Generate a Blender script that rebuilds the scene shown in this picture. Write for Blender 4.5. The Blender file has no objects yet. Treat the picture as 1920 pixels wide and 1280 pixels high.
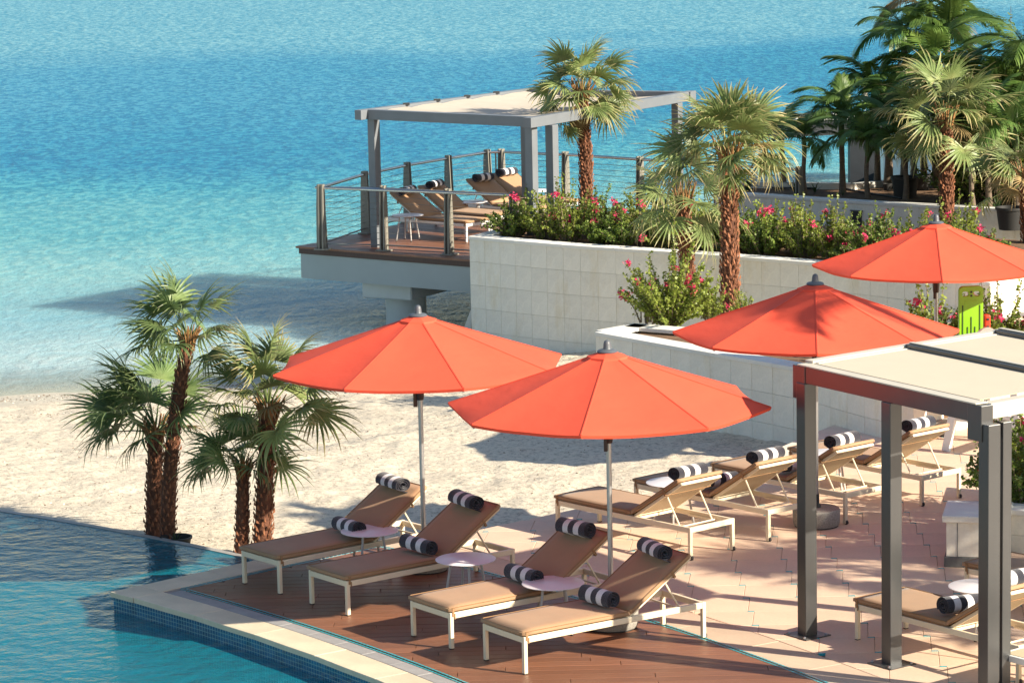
import bpy, bmesh, math, random
from mathutils import Vector, Matrix
random.seed(7)
C = bpy.context.scene
COL = C.collection
R = math.radians
PI = math.pi

# ------------------------------------------------------------------ camera
CAM_F, CAM_P, CAM_R, CAM_H = 5707.7, 0.157438, 0.020797, 6.993
cp, sp, cr, sr = math.cos(CAM_P), math.sin(CAM_P), math.cos(CAM_R), math.sin(CAM_R)
_u = Vector((0, sp, cp)); _x = Vector((1, 0, 0)); _f = Vector((0, cp, -sp))
ax = cr*_x - sr*_u; ay = sr*_x + cr*_u; az = -_f
cam = bpy.data.cameras.new('camera'); cam_ob = bpy.data.objects.new('camera', cam); COL.objects.link(cam_ob)
M4 = Matrix((ax, ay, az)).transposed().to_4x4(); M4.translation = (0, 0, CAM_H)
cam_ob.matrix_world = M4
cam.sensor_width = 36; cam.lens = CAM_F/1920*36; cam.clip_start = .5; cam.clip_end = 12000
C.camera = cam_ob

def at(px, py, z=0.0):
    """point of the place on the level z that was measured at (px, py) of the 1920 px photograph"""
    a, b = px-960, 640-py
    X = cr*a+sr*b; U = -sr*a+cr*b
    d = Vector((X, CAM_F*cp+U*sp, -CAM_F*sp+U*cp))
    return Vector((0, 0, CAM_H)) + d*((z-CAM_H)/d.z)

# ------------------------------------------------------------------ light
SUN_K, SUN_AZ = 1.9, R(152)
el = math.atan(1/SUN_K)
Ldir = Vector((math.cos(el)*math.cos(SUN_AZ), math.cos(el)*math.sin(SUN_AZ), -math.sin(el)))
world = bpy.data.worlds.new('World'); C.world = world; world.use_nodes = True
wn = world.node_tree; wn.nodes.clear()
sky = wn.nodes.new('ShaderNodeTexSky'); sky.sky_type = 'NISHITA'; sky.sun_disc = False
sky.sun_elevation = el; sky.sun_rotation = math.atan2(-Ldir.x, -Ldir.y)
sky.air_density = 1.2; sky.dust_density = .7; sky.ozone_density = 2.0
bg = wn.nodes.new('ShaderNodeBackground'); bg.inputs[1].default_value = .074
wo = wn.nodes.new('ShaderNodeOutputWorld')
wn.links.new(sky.outputs[0], bg.inputs[0]); wn.links.new(bg.outputs[0], wo.inputs[0])
sun = bpy.data.lights.new('sun', 'SUN'); sun.energy = 5.0; sun.angle = R(.55); sun.color = (1.0, .89, .71)
sun_ob = bpy.data.objects.new('sun', sun); COL.objects.link(sun_ob)
sun_ob.rotation_euler = Ldir.to_track_quat('-Z', 'Y').to_euler(); sun_ob.location = (20, -10, 30)
C.view_settings.view_transform = 'Standard'; C.view_settings.look = 'None'
C.view_settings.exposure = 1.14; C.view_settings.gamma = 1; C.view_settings.use_curve_mapping = False
C.render.engine = 'CYCLES'
C.cycles.max_bounces = 8; C.cycles.transparent_max_bounces = 12; C.cycles.diffuse_bounces = 4
C.cycles.caustics_reflective = False; C.cycles.caustics_refractive = False

# ------------------------------------------------------------------ materials
def nodes(name):
    m = bpy.data.materials.new(name); m.use_nodes = True
    nt = m.node_tree; b = nt.nodes['Principled BSDF']
    return m, nt, b
def N(nt, t, **kw):
    n = nt.nodes.new(t)
    for k, v in kw.items():
        if k.startswith('i_'):
            n.inputs[k[2:].replace('_', ' ')].default_value = v
        else: setattr(n, k, v)
    return n
def c4(c): return (c[0], c[1], c[2], 1)
def noise(nt, scale, detail=4, rough=.6, stretch=None, coord='Object'):
    tc = N(nt, 'ShaderNodeTexCoord'); mp = N(nt, 'ShaderNodeMapping')
    if stretch: mp.inputs['Scale'].default_value = stretch
    nt.links.new(tc.outputs[coord], mp.inputs[0])
    n = N(nt, 'ShaderNodeTexNoise'); n.inputs['Scale'].default_value = scale
    n.inputs['Detail'].default_value = detail; n.inputs['Roughness'].default_value = rough
    nt.links.new(mp.outputs[0], n.inputs['Vector'])
    return n
def ramp(nt, src, stops, interp='LINEAR'):
    r = N(nt, 'ShaderNodeValToRGB'); e = r.color_ramp.elements; r.color_ramp.interpolation = interp
    while len(e) < len(stops): e.new(.5)
    for k, (p, c) in enumerate(stops): e[k].position = p; e[k].color = c4(c)
    nt.links.new(src, r.inputs[0]); return r
def mixc(nt, fac, a, b, mode='MIX'):
    m = N(nt, 'ShaderNodeMix', data_type='RGBA', blend_type=mode)
    for s, v in ((0, fac), (6, a), (7, b)):
        if hasattr(v, 'is_output'): nt.links.new(v, m.inputs[s])
        else: m.inputs[s].default_value = v if s == 0 else c4(v)
    return m.outputs[2]
def mat(name, col, rough=.6, var=.12, scale=6, bump=0, bscale=40, metallic=0, spec=.5, coat=0,
        stretch=None, island=0, col2=None, sheen=0, fine=0):
    """col varied by noise; island = per-object value jitter; fine = fine grain contrast"""
    m, nt, b = nodes(name)
    n = noise(nt, scale, 5, .6, stretch)
    lo = tuple(max(0, c*(1-var)) for c in col); hi = col2 or tuple(c*(1+var) for c in col)
    rp = ramp(nt, n.outputs[0], [(.28, lo), (.72, hi)]); out = rp.outputs[0]
    if fine:
        n3 = noise(nt, scale*18, 3, .7, stretch)
        g = ramp(nt, n3.outputs[0], [(.3, (1-fine,)*3), (.7, (1+fine*.6,)*3)])
        out = mixc(nt, 1.0, out, g.outputs[0], 'MULTIPLY')
    if island:
        oi = N(nt, 'ShaderNodeObjectInfo')
        g = ramp(nt, oi.outputs['Random'], [(0, (1-island,)*3), (1, (1+island*.6,)*3)])
        out = mixc(nt, 1.0, out, g.outputs[0], 'MULTIPLY')
    nt.links.new(out, b.inputs['Base Color'])
    b.inputs['Roughness'].default_value = rough; b.inputs['Metallic'].default_value = metallic
    b.inputs['Specular IOR Level'].default_value = spec; b.inputs['Coat Weight'].default_value = coat
    b.inputs['Sheen Weight'].default_value = sheen
    if bump:
        n2 = noise(nt, bscale, 4, .65, stretch)
        bp = N(nt, 'ShaderNodeBump'); bp.inputs['Strength'].default_value = bump; bp.inputs['Distance'].default_value = .02
        nt.links.new(n2.outputs[0], bp.inputs['Height']); nt.links.new(bp.outputs[0], b.inputs['Normal'])
    return m

M = {}
M['limestone'] = mat('limestone', (.82, .78, .68), .75, .08, 1.4, .15, 60, spec=.3, island=.035, fine=.06)
_nt = M['limestone'].node_tree; _b = _nt.nodes['Principled BSDF']; _src = _b.inputs['Base Color'].links[0].from_socket
_tc = N(_nt, 'ShaderNodeTexCoord'); _g = N(_nt, 'ShaderNodeNewGeometry'); _mp = N(_nt, 'ShaderNodeMapping'); _mp.inputs['Scale'].default_value = (1.6, 1.6, .45); _nt.links.new(_g.outputs['Position'], _mp.inputs[0])
_n = N(_nt, 'ShaderNodeTexNoise'); _n.inputs['Scale'].default_value = 1.3; _n.inputs['Detail'].default_value = 6; _n.inputs['Roughness'].default_value = .7; _nt.links.new(_mp.outputs[0], _n.inputs['Vector'])
_r = ramp(_nt, _n.outputs[0], [(.52, (1, 1, 1)), (.66, (.93, .89, .81)), (.80, (.84, .77, .66))]); _nt.links.new(mixc(_nt, 1.0, _src, _r.outputs[0], 'MULTIPLY'), _b.inputs['Base Color'])
M['cap'] = mat('cap_stone', (.76, .74, .68), .7, .07, 3, .1, 60, spec=.3, island=.04, fine=.05)
M['grout'] = mat('grout', (.66, .61, .51), .9, .1, 5)
M['coping'] = mat('pale_coping', (.66, .56, .40), .5, .16, 2.5, .1, 50, island=.06, fine=.06)
M['grey_band'] = mat('grey_granite', (.33, .32, .31), .6, .12, 9, .1, 90, island=.05, fine=.28)
M['teal'] = mat('teal_mosaic', (.03, .40, .46), .25, .3, 60, island=.2)
M['pool_tile'] = mat('pool_tile', (.014, .13, .24), .15, .5, 11, coat=.4)
M['pool_grout'] = mat('pool_grout', (.26, .48, .48), .7, .1, 8)
M['paver'] = mat('terracotta_paver', (.70, .51, .375), .62, .07, 1.6, .12, 70, island=.045, fine=.07)
M['border'] = mat('sandstone_border', (.58, .44, .32), .65, .12, 2.0, .1, 60, island=.08, fine=.08)
M['joint'] = mat('dark_joint', (.05, .04, .035), .9, .1, 5)
M['wood'] = mat('brown_deck_board', (.22, .095, .052), .45, .16, 3, .12, 30, stretch=(1, 14, 1), island=.17, fine=.10)
M['ipe'] = mat('dark_hardwood', (.07, .028, .02), .5, .2, 4, .1, 40, stretch=(14, 1, 1), island=.16)
M['concrete'] = mat('grey_painted_concrete', (.33, .36, .36), .7, .06, 1.2, .05, 30)
M['pier'] = mat('pale_pier_concrete', (.52, .54, .52), .75, .08, 2, .08, 30)
M['steel_grey'] = mat('grey_powder_coated_steel', (.088, .090, .094), .33, .05, 3, metallic=.6, spec=.6)
M['pergola_grey'] = mat('grey_painted_timber', (.16, .175, .195), .45, .08, 3, .05, 40)
M['pale_metal'] = mat('pale_painted_metal', (.56, .51, .42), .5, .05, 4)
M['canvas'] = mat('cream_canvas', (.48, .385, .265), .8, .04, 2, .08, 200, sheen=.2)
M['cushion'] = mat('tan_cushion_cloth', (.375, .225, .125), .8, .07, 3, .12, 260, sheen=.1)
M['cushion2'] = mat('tan_piping', (.30, .17, .08), .8, .07, 3)
M['cream_frame'] = mat('cream_powder_coat', (.78, .68, .50), .4, .04, 5)
M['white_frame'] = mat('white_powder_coat', (.82, .80, .76), .4, .03, 5)
M['table_white'] = mat('white_table_top', (.80, .78, .80), .35, .03, 5)
M['table_leg'] = mat('grey_white_table_leg', (.50, .48, .46), .4, .05, 5)
M['black_rubber'] = mat('black_rubber', (.02, .02, .02), .6, .1, 5)
M['alu'] = mat('brushed_aluminium', (.45, .45, .46), .35, .05, 5, metallic=.8)
M['finial'] = mat('slate_plastic', (.09, .10, .115), .45, .05, 8)
M['maroon'] = mat('dark_maroon_plastic', (.035, .012, .010), .35, .1, 5)
M['granite'] = mat('speckled_granite', (.30, .28, .25), .7, .35, 70, .1, 90, fine=.2)
M['soil'] = mat('brown_soil', (.17, .095, .05), .95, .35, 5, .6, 30, fine=.2)
M['bark'] = mat('red_brown_bark', (.13, .05, .026), .9, .45, 9, .6, 40, fine=.25)
M['boot'] = mat('leaf_base_fibre', (.24, .095, .045), .85, .6, 14, .3, 60, fine=.2)
M['boot2'] = mat('orange_leaf_base', (.24, .12, .04), .7, .4, 8)
M['grey_bark'] = mat('grey_ringed_bark', (.17, .125, .09), .85, .3, 12, .4, 30, stretch=(1, 1, 5))
M['stem'] = mat('grey_brown_stem', (.20, .15, .10), .9, .3, 12, .3, 40)
M['leaf'] = None
M['lime'] = mat('lime_green_plastic', (.22, .47, .015), .35, .05, 4, coat=.2)
M['lime_dark'] = mat('dark_green_slot', (.03, .09, .01), .5, .05, 4)
M['red_block'] = mat('red_foam_block', (.70, .04, .01), .5, .05, 4)
M['white_wood'] = mat('white_painted_wood', (.74, .73, .70), .5, .06, 4, .06, 30)
M['beige_cloth'] = mat('beige_vinyl', (.26, .21, .18), .6, .06, 4)
M['slate'] = mat('slate_base_stone', (.12, .12, .12), .7, .3, 12, .2, 50)
M['dark_jetty'] = mat('dark_piling', (.012, .015, .02), .6, .2, 5)
M['rail_wood'] = mat('weathered_rail_post', (.21, .20, .17), .5, .15, 8, .1, 30, stretch=(1, 1, .2))
M['rail_steel'] = mat('stainless_handrail', (.55, .52, .48), .25, .05, 4, metallic=1)
M['cable'] = mat('steel_cable', (.25, .24, .22), .4, .05, 4, metallic=.6)
M['rock'] = mat('pale_rock', (.50, .49, .45), .8, .2, 3, .3, 20)

def mat_mesh_weave(name, col):
    m, nt, b = nodes(name)
    tc = N(nt, 'ShaderNodeTexCoord')
    ws = []
    for ax_ in ('X', 'Y'):
        w = N(nt, 'ShaderNodeTexWave', bands_direction=ax_); w.inputs['Scale'].default_value = 26
        nt.links.new(tc.outputs['Object'], w.inputs[0]); ws.append(w)
    mx = N(nt, 'ShaderNodeMath', operation='MULTIPLY'); nt.links.new(ws[0].outputs[1], mx.inputs[0]); nt.links.new(ws[1].outputs[1], mx.inputs[1])
    rp = ramp(nt, mx.outputs[0], [(.1, tuple(c*.6 for c in col)), (.6, col)])
    nt.links.new(rp.outputs[0], b.inputs['Base Color']); b.inputs['Roughness'].default_value = .6
    return m
M['sling'] = mat_mesh_weave('cream_sling_weave', (.78, .64, .43))

def thin(name, col, col_var, trans, rough=.6, tip=None, island=.12, var=.25, scale=3, attr=None, spec=.4, shape=None):
    """thin sheet that lets light through: cloth or leaf"""
    m, nt, b = nodes(name)
    n = noise(nt, scale, 3, .6)
    rp = ramp(nt, n.outputs[0], [(.3, col), (.7, col_var)]); out = rp.outputs[0]
    if tip:
        a = N(nt, 'ShaderNodeAttribute', attribute_name='tip')
        out = mixc(nt, a.outputs['Fac'], out, tip)
    oi = N(nt, 'ShaderNodeObjectInfo')
    g = ramp(nt, oi.outputs['Random'], [(0, (1-island,)*3), (1, (1+island,)*3)])
    out = mixc(nt, 1.0, out, g.outputs[0], 'MULTIPLY')
    nt.links.new(out, b.inputs['Base Color']); b.inputs['Roughness'].default_value = rough
    b.inputs['Specular IOR Level'].default_value = spec
    tr = N(nt, 'ShaderNodeBsdfTranslucent'); nt.links.new(out, tr.inputs[0])
    ms = N(nt, 'ShaderNodeMixShader'); ms.inputs[0].default_value = trans
    nt.links.new(b.outputs[0], ms.inputs[1]); nt.links.new(tr.outputs[0], ms.inputs[2])
    nt.links.new(ms.outputs[0], nt.nodes['Material Output'].inputs[0])
    return m, nt, b
M['coral'], nt_, b_ = thin('coral_umbrella_cloth', (.86, .104, .056), (.88, .114, .060), .12, .75, island=.02, scale=1.5, spec=.2)
n1 = noise(nt_, 3.0, 3, .6, (1, 1, 3)); n2 = noise(nt_, 260, 2, .5)
ad = N(nt_, 'ShaderNodeMath', operation='MULTIPLY_ADD'); ad.inputs[1].default_value = .03
nt_.links.new(n2.outputs[0], ad.inputs[0]); nt_.links.new(n1.outputs[0], ad.inputs[2])
bp = N(nt_, 'ShaderNodeBump'); bp.inputs['Strength'].default_value = .25; bp.inputs['Distance'].default_value = .03
nt_.links.new(ad.outputs[0], bp.inputs['Height']); nt_.links.new(bp.outputs[0], b_.inputs['Normal'])
M['sail'] = thin('cream_sail_cloth', (.60, .53, .43), (.66, .58, .48), .2, .8, island=.03)[0]
M['fan'] = thin('fan_palm_leaf', (.12, .18, .055), (.28, .33, .13), .34, .42, tip=(.58, .42, .22), island=.35)[0]
M['fan_dark'] = thin('dark_fan_palm_leaf', (.07, .13, .045), (.22, .29, .11), .32, .4, tip=(.30, .32, .14), island=.35)[0]
M['dry'] = thin('dry_palm_leaf', (.40, .26, .12), (.28, .22, .09), .25, .7, tip=(.55, .38, .20), island=.25)[0]
M['feather'] = thin('feather_palm_leaf', (.06, .13, .035), (.17, .27, .07), .36, .35, island=.35)[0]
M['feather_bright'] = thin('bright_feather_palm_leaf', (.06, .13, .025), (.15, .22, .05), .35, .4, island=.3)[0]  # second leaf green, a little yellower, for some of the palms
M['petiole'] = mat('yellow_green_petiole', (.24, .22, .06), .5, .3, 5)
M['bleaf'] = thin('bougainvillea_leaf', (.15, .21, .03), (.33, .38, .07), .35, .45, island=.2, scale=9)[0]
M['bleaf2'] = thin('dark_bougainvillea_leaf', (.09, .15, .025), (.22, .29, .055), .32, .45, island=.2, scale=9)[0]
M['flower'] = thin('magenta_bract', (.60, .02, .10), (.80, .08, .20), .3, .6, island=.15, scale=14)[0]
M['grassleaf'] = thin('strappy_leaf', (.03, .07, .02), (.07, .13, .03), .25, .4)[0]
M['crownshaft'] = mat('green_crownshaft', (.10, .15, .04), .5, .3, 6)

# towel: stripes across its length are woven colour
def mat_towel():
    m, nt, b = nodes('striped_terry_towel')
    tc = N(nt, 'ShaderNodeTexCoord'); sx = N(nt, 'ShaderNodeSeparateXYZ'); nt.links.new(tc.outputs['Object'], sx.inputs[0])
    mr = N(nt, 'ShaderNodeMapRange'); mr.inputs[1].default_value = -.208; mr.inputs[2].default_value = .208
    nt.links.new(sx.outputs['Y'], mr.inputs[0])
    dk = (.022, .022, .036); wt = (.80, .78, .80)
    rp = ramp(nt, mr.outputs[0], [(0, dk), (.20, wt), (.38, dk), (.56, wt), (.74, dk)], 'CONSTANT')
    nz = noise(nt, 300, 2, .7); g = ramp(nt, nz.outputs[0], [(.3, (.72,)*3), (.7, (1.1,)*3)])
    nt.links.new(mixc(nt, 1.0, rp.outputs[0], g.outputs[0], 'MULTIPLY'), b.inputs['Base Color'])
    b.inputs['Roughness'].default_value = .95; b.inputs['Sheen Weight'].default_value = .30; b.inputs['Sheen Roughness'].default_value = .6
    b.inputs['Specular IOR Level'].default_value = .1
    bp = N(nt, 'ShaderNodeBump'); bp.inputs['Strength'].default_value = .5; bp.inputs['Distance'].default_value = .01
    nt.links.new(nz.outputs[0], bp.inputs['Height']); nt.links.new(bp.outputs[0], b.inputs['Normal'])
    return m
M['towel'] = mat_towel()

# ------------------------------------------------------------------ mesh builder
class MB:
    def __init__(s): s.v = []; s.f = []; s.tip = []
    def add(s, vs, fs, tip=None):
        o = len(s.v); s.v += [Vector(p) for p in vs]; s.f += [tuple(i+o for i in f) for f in fs]
        s.tip += (tip if tip else [0.0]*len(vs)); return s
    def box(s, c, size, rot=None, bev=0):
        c = Vector(c); hx, hy, hz = size[0]/2, size[1]/2, size[2]/2
        if bev:
            b = min(bev, hx*.9, hy*.9, hz*.9); vs = []; idx = {}
            bm = bmesh.new(); bmesh.ops.create_cube(bm, size=1)
            for v in bm.verts: v.co = Vector((v.co.x*hx*2, v.co.y*hy*2, v.co.z*hz*2))
            bmesh.ops.bevel(bm, geom=bm.edges[:], offset=b, segments=1, affect='EDGES', profile=.5)
            vs = [v.co.copy() for v in bm.verts]; fs = [[v.index for v in f.verts] for f in bm.faces]
            bm.verts.index_update(); fs = [[v.index for v in f.verts] for f in bm.faces]; bm.free()
        else:
            vs = [Vector((x, y, z)) for x in (-hx, hx) for y in (-hy, hy) for z in (-hz, hz)]
            fs = [(0, 1, 3, 2), (4, 6, 7, 5), (0, 4, 5, 1), (2, 3, 7, 6), (0, 2, 6, 4), (1, 5, 7, 3)]
        if rot is not None: vs = [rot @ v for v in vs]
        return s.add([v+c for v in vs], fs)
    def bar(s, a, b, w, h, up=(0, 0, 1), bev=0):
        a, b = Vector(a), Vector(b); d = b-a; L = d.length; x = d/L; y = Vector(up).cross(x)
        if y.length < 1e-4: y = Vector((0, 1, 0)).cross(x)
        y.normalize(); z = x.cross(y); rot = Matrix((x, y, z)).transposed()
        return s.box((a+b)/2, (L, w, h), rot, bev)
    def tube(s, pts, rads, n=8, cap=True):
        pts = [Vector(p) for p in pts]
        if not hasattr(rads, '__len__'): rads = [rads]*len(pts)
        vs = []; fs = []; ref = None
        for i, p in enumerate(pts):
            d = (pts[min(i+1, len(pts)-1)]-pts[max(i-1, 0)]).normalized()
            if ref is None: ref = Vector((0, 0, 1)) if abs(d.z) < .9 else Vector((1, 0, 0))
            u = d.cross(ref).normalized(); w = d.cross(u); ref = -w if False else ref
            for k in range(n):
                t = 2*PI*k/n; vs.append(p+(u*math.cos(t)+w*math.sin(t))*rads[i])
        for i in range(len(pts)-1):
            for k in range(n):
                k2 = (k+1) % n; fs.append((i*n+k, i*n+k2, (i+1)*n+k2, (i+1)*n+k))
        if cap:
            fs.append(tuple(range(n-1, -1, -1))); fs.append(tuple((len(pts)-1)*n+k for k in range(n)))
        return s.add(vs, fs)
    def lathe(s, prof, c=(0, 0, 0), n=24):
        c = Vector(c); vs = []; fs = []
        for r, z in prof:
            for k in range(n): t = 2*PI*k/n; vs.append(c+Vector((r*math.cos(t), r*math.sin(t), z)))
        for i in range(len(prof)-1):
            for k in range(n):
                k2 = (k+1) % n; fs.append((i*n+k, i*n+k2, (i+1)*n+k2, (i+1)*n+k))
        fs.append(tuple(range(n-1, -1, -1))); fs.append(tuple((len(prof)-1)*n+k for k in range(n)))
        return s.add(vs, fs)
    def prism(s, poly, z0, z1):
        n = len(poly); vs = [Vector((p[0], p[1], z0)) for p in poly]+[Vector((p[0], p[1], z1)) for p in poly]
        fs = [tuple(range(n-1, -1, -1)), tuple(range(n, 2*n))]+[(i, (i+1) % n, n+(i+1) % n, n+i) for i in range(n)]
        return s.add(vs, fs)
    def build(s, name, m, parent=None, off=None, smooth=False, loc=None, rot=None, bevel=0):
        me = bpy.data.meshes.new(name); o = Vector(off) if off is not None else Vector()
        me.from_pydata([v-o for v in s.v], [], s.f)
        if any(s.tip):
            a = me.attributes.new('tip', 'FLOAT', 'POINT'); a.data.foreach_set('value', s.tip)
        bm = bmesh.new(); bm.from_mesh(me); 
        if not any(s.tip) and len(s.f) < 60000: bmesh.ops.recalc_face_normals(bm, faces=bm.faces[:])
        bm.to_mesh(me); bm.free()
        if smooth:
            me.polygons.foreach_set('use_smooth', [True]*len(me.polygons))
            if smooth != 'full': me.set_sharp_from_angle(angle=R(38))
        me.materials.append(m if not isinstance(m, str) else M[m])
        ob = bpy.data.objects.new(name, me); COL.objects.link(ob)
        if parent is not None: ob.parent = parent
        if loc is not None: ob.location = loc
        elif off is not None and parent is None: ob.location = o
        if rot is not None: ob.rotation_euler = rot
        if bevel:
            b = ob.modifiers.new('edge', 'BEVEL'); b.width = bevel; b.segments = 2; b.limit_method = 'ANGLE'
        return ob

def inst(name, mesh, parent=None, loc=(0, 0, 0), rot=(0, 0, 0), scale=None, mw=None):
    ob = bpy.data.objects.new(name, mesh); COL.objects.link(ob)
    if parent is not None: ob.parent = parent
    if mw is not None: ob.matrix_local = mw
    else:
        ob.location = loc; ob.rotation_euler = rot
        if scale: ob.scale = scale if hasattr(scale, '__len__') else (scale,)*3
    return ob
def tag(o, label=None, cat=None, group=None, kind=None):
    if label: o['label'] = label
    if cat: o['category'] = cat
    if group: o['group'] = group
    if kind: o['kind'] = kind
    return o
def thing(name, loc, rz=0, label=None, cat=None, group=None):
    o = bpy.data.objects.new(name, None); COL.objects.link(o); o.empty_display_size = .1
    o.location = loc; o.rotation_euler = (0, 0, rz); return tag(o, label, cat, group)
def copy_tree(o, parent=None):
    c = o.copy(); COL.objects.link(c); c.parent = parent
    for ch in list(o.children): copy_tree(ch, c)
    return c
def struct(o): o['kind'] = 'structure'; return o
def lerp(a, b, t): return a+(b-a)*t

# polygon helpers -------------------------------------------------------
def clip(poly, p, n):
    """keep the side where (x-p).n >= 0"""
    out = []
    for i in range(len(poly)):
        a, b = poly[i], poly[(i+1) % len(poly)]
        da = (a[0]-p[0])*n[0]+(a[1]-p[1])*n[1]; db = (b[0]-p[0])*n[0]+(b[1]-p[1])*n[1]
        if da >= 0: out.append(a)
        if da*db < 0:
            t = da/(da-db); out.append((a[0]+(b[0]-a[0])*t, a[1]+(b[1]-a[1])*t))
    return out
def area(poly):
    return abs(sum(poly[i][0]*poly[(i+1) % len(poly)][1]-poly[(i+1) % len(poly)][0]*poly[i][1] for i in range(len(poly))))/2 if len(poly) > 2 else 0
def slab(poly, z0, z1, gap, name, m, parent, dz=.002):
    """a stone or board: outline shrunk by the joint, with worn top edge"""
    cx = sum(p[0] for p in poly)/len(poly); cy = sum(p[1] for p in poly)/len(poly); c = Vector((cx, cy, 0))
    def inset(poly, g):
        out = poly
        n = len(poly); sgn = 1 if sum(poly[i][0]*poly[(i+1) % n][1]-poly[(i+1) % n][0]*poly[i][1] for i in range(n)) > 0 else -1
        for i in range(n):
            a, b = poly[i], poly[(i+1) % n]; d = Vector((b[0]-a[0], b[1]-a[1]))
            if d.length < 1e-5: continue
            d.normalize(); nn = (-d.y*sgn, d.x*sgn); out = clip(out, (a[0]+nn[0]*g, a[1]+nn[1]*g), nn)
            if len(out) < 3: return []
        return out
    q = inset(poly, gap/2)
    if len(q) < 3 or area(q) < 2e-4: return None
    q2 = inset(q, .003) or q
    h = random.uniform(-dz, dz)
    mb = MB(); mb.prism(q, z0, z1-.003+h) if len(q2) != len(q) else None
    if len(q2) == len(q):
        n = len(q); vs = [Vector((p[0], p[1], z0)) for p in q]+[Vector((p[0], p[1], z1-.003+h)) for p in q]+[Vector((p[0], p[1], z1+h)) for p in q2]
        fs = [tuple(range(n-1, -1, -1)), tuple(range(2*n, 3*n))]
        fs += [(i+k*n, (i+1) % n+k*n, (k+1)*n+(i+1) % n, (k+1)*n+i) for k in (0, 1) for i in range(n)]
        mb.add(vs, fs)
    return mb.build(name, m, parent, off=c, loc=c)

# arcs of the terrace: concentric about a point out beyond the pool --------
RC = 26.0
_d = Vector((.785, .62)).normalized()
CEN = Vector((-2.44, 27.25))-_d*RC
def rad(p): return math.hypot(p[0]-CEN.x, p[1]-CEN.y)
def ang(p): return math.atan2(p[1]-CEN.y, p[0]-CEN.x)
def pol(r, a): return (CEN.x+r*math.cos(a), CEN.y+r*math.sin(a))
R_COP = rad((-2.44, 27.25)); R_BAND = R_COP+.42; R_T0 = R_COP+.80; R_T1 = (rad(at(887, 1065))+rad(at(1197, 1156))+rad(at(1576, 1280)))/3
A_END = ang((-3.95, 28.99))      # left end
A_LO = A_END-.40
R_COP = 26.0; R_BAND = 26.336; R_T0 = 26.53; R_T1 = 29.06; R_BORD = 29.55
A_COP = .757; A_BND = .7485; A_T = .7415; A_TER = .735; A_LO = .36
Z_SEA = -1.1; Z_POOL = -.19; R_INF = 28.3

# ------------------------------------------------------------------ sand and sea
def shore_y(x):
    pts = [(-60, 44), (-8, 46.5), (-3, 47.6), (-.5, 49.6), (3, 54.0), (9, 57), (30, 60), (200, 75)]
    for (a, ya), (b, yb) in zip(pts, pts[1:]):
        if x <= b: return ya+(yb-ya)*(x-a)/(b-a)
    return 75
def sand_z(x, y):
    s = y-shore_y(x)
    z = Z_SEA-.058*s
    if s < 0: z = min(-.52+.010*min(12, -s-9) if s < -9 else z, -.45)
    else: z = Z_SEA-.035*s
    dp = math.hypot(x+22.84, y-11.14)-28.3     # sand is banked up against the pool edge
    if -1 < dp < 6 and x < -1.5: k = min(1, max(0, 1-dp/6)); z = z*(1-k)+(-.27)*k if dp > 0 else -.4
    return z
from mathutils import noise as mn
def grid(xs, ys, zf, name, m):
    nx, ny = len(xs), len(ys)
    vs = [(x, y, zf(x, y)) for y in ys for x in xs]
    fs = [(j*nx+i, j*nx+i+1, (j+1)*nx+i+1, (j+1)*nx+i) for j in range(ny-1) for i in range(nx-1)]
    me = bpy.data.meshes.new(name); me.from_pydata(vs, [], fs); me.polygons.foreach_set('use_smooth', [True]*len(fs))
    me.materials.append(m); ob = bpy.data.objects.new(name, me); COL.objects.link(ob); return ob
def frange(a, b, st):
    n = max(1, int(round((b-a)/st))); return [a+(b-a)*i/n for i in range(n+1)]
def mat_sand():
    m, nt, b = nodes('beach_sand')
    n = noise(nt, 1.2, 6, .7); n2 = noise(nt, 14, 5, .75); n3 = noise(nt, 7, 4, .8, (1, .8, 1))
    base = ramp(nt, n.outputs[0], [(.3, (.60, .52, .41)), (.7, (.70, .62, .49))])
    gr = ramp(nt, n2.outputs[0], [(.38, (.58,)*3), (.5, (1,)*3), (.7, (1.05,)*3)])
    out = mixc(nt, 1, base.outputs[0], gr.outputs[0], 'MULTIPLY')
    # dry seaweed crumbs
    cr_ = ramp(nt, n3.outputs[0], [(.54, (0,)*3), (.62, (1,)*3)])
    n4 = noise(nt, 45, 3, .8); cr2 = ramp(nt, n4.outputs[0], [(.57, (0,)*3), (.61, (1,)*3)])
    mk = mixc(nt, 1, cr_.outputs[0], cr2.outputs[0], 'MULTIPLY')
    out = mixc(nt, mk, out, (.22, .17, .12))
    # wet rim by height over the sea
    tc = N(nt, 'ShaderNodeTexCoord'); sx = N(nt, 'ShaderNodeSeparateXYZ'); nt.links.new(tc.outputs['Object'], sx.inputs[0])
    wn_ = noise(nt, .8, 3, .6)
    ma = N(nt, 'ShaderNodeMath', operation='MULTIPLY_ADD'); ma.inputs[1].default_value = .06; nt.links.new(wn_.outputs[0], ma.inputs[0]); nt.links.new(sx.outputs['Z'], ma.inputs[2])
    mr = N(nt, 'ShaderNodeMapRange'); mr.inputs[1].default_value = Z_SEA+.07; mr.inputs[2].default_value = Z_SEA+.11; nt.links.new(ma.outputs[0], mr.inputs[0])
    out = mixc(nt, mr.outputs[0], (.50, .46, .38), out)
    nt.links.new(out, b.inputs['Base Color']); b.inputs['Roughness'].default_value = .9; b.inputs['Specular IOR Level'].default_value = .15
    bp = N(nt, 'ShaderNodeBump'); bp.inputs['Strength'].default_value = .65; bp.inputs['Distance'].default_value = .045
    n5 = noise(nt, 9, 6, .75); nt.links.new(n5.outputs[0], bp.inputs['Height']); nt.links.new(bp.outputs[0], b.inputs['Normal'])
    return m
M['sand'] = mat_sand()
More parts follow.
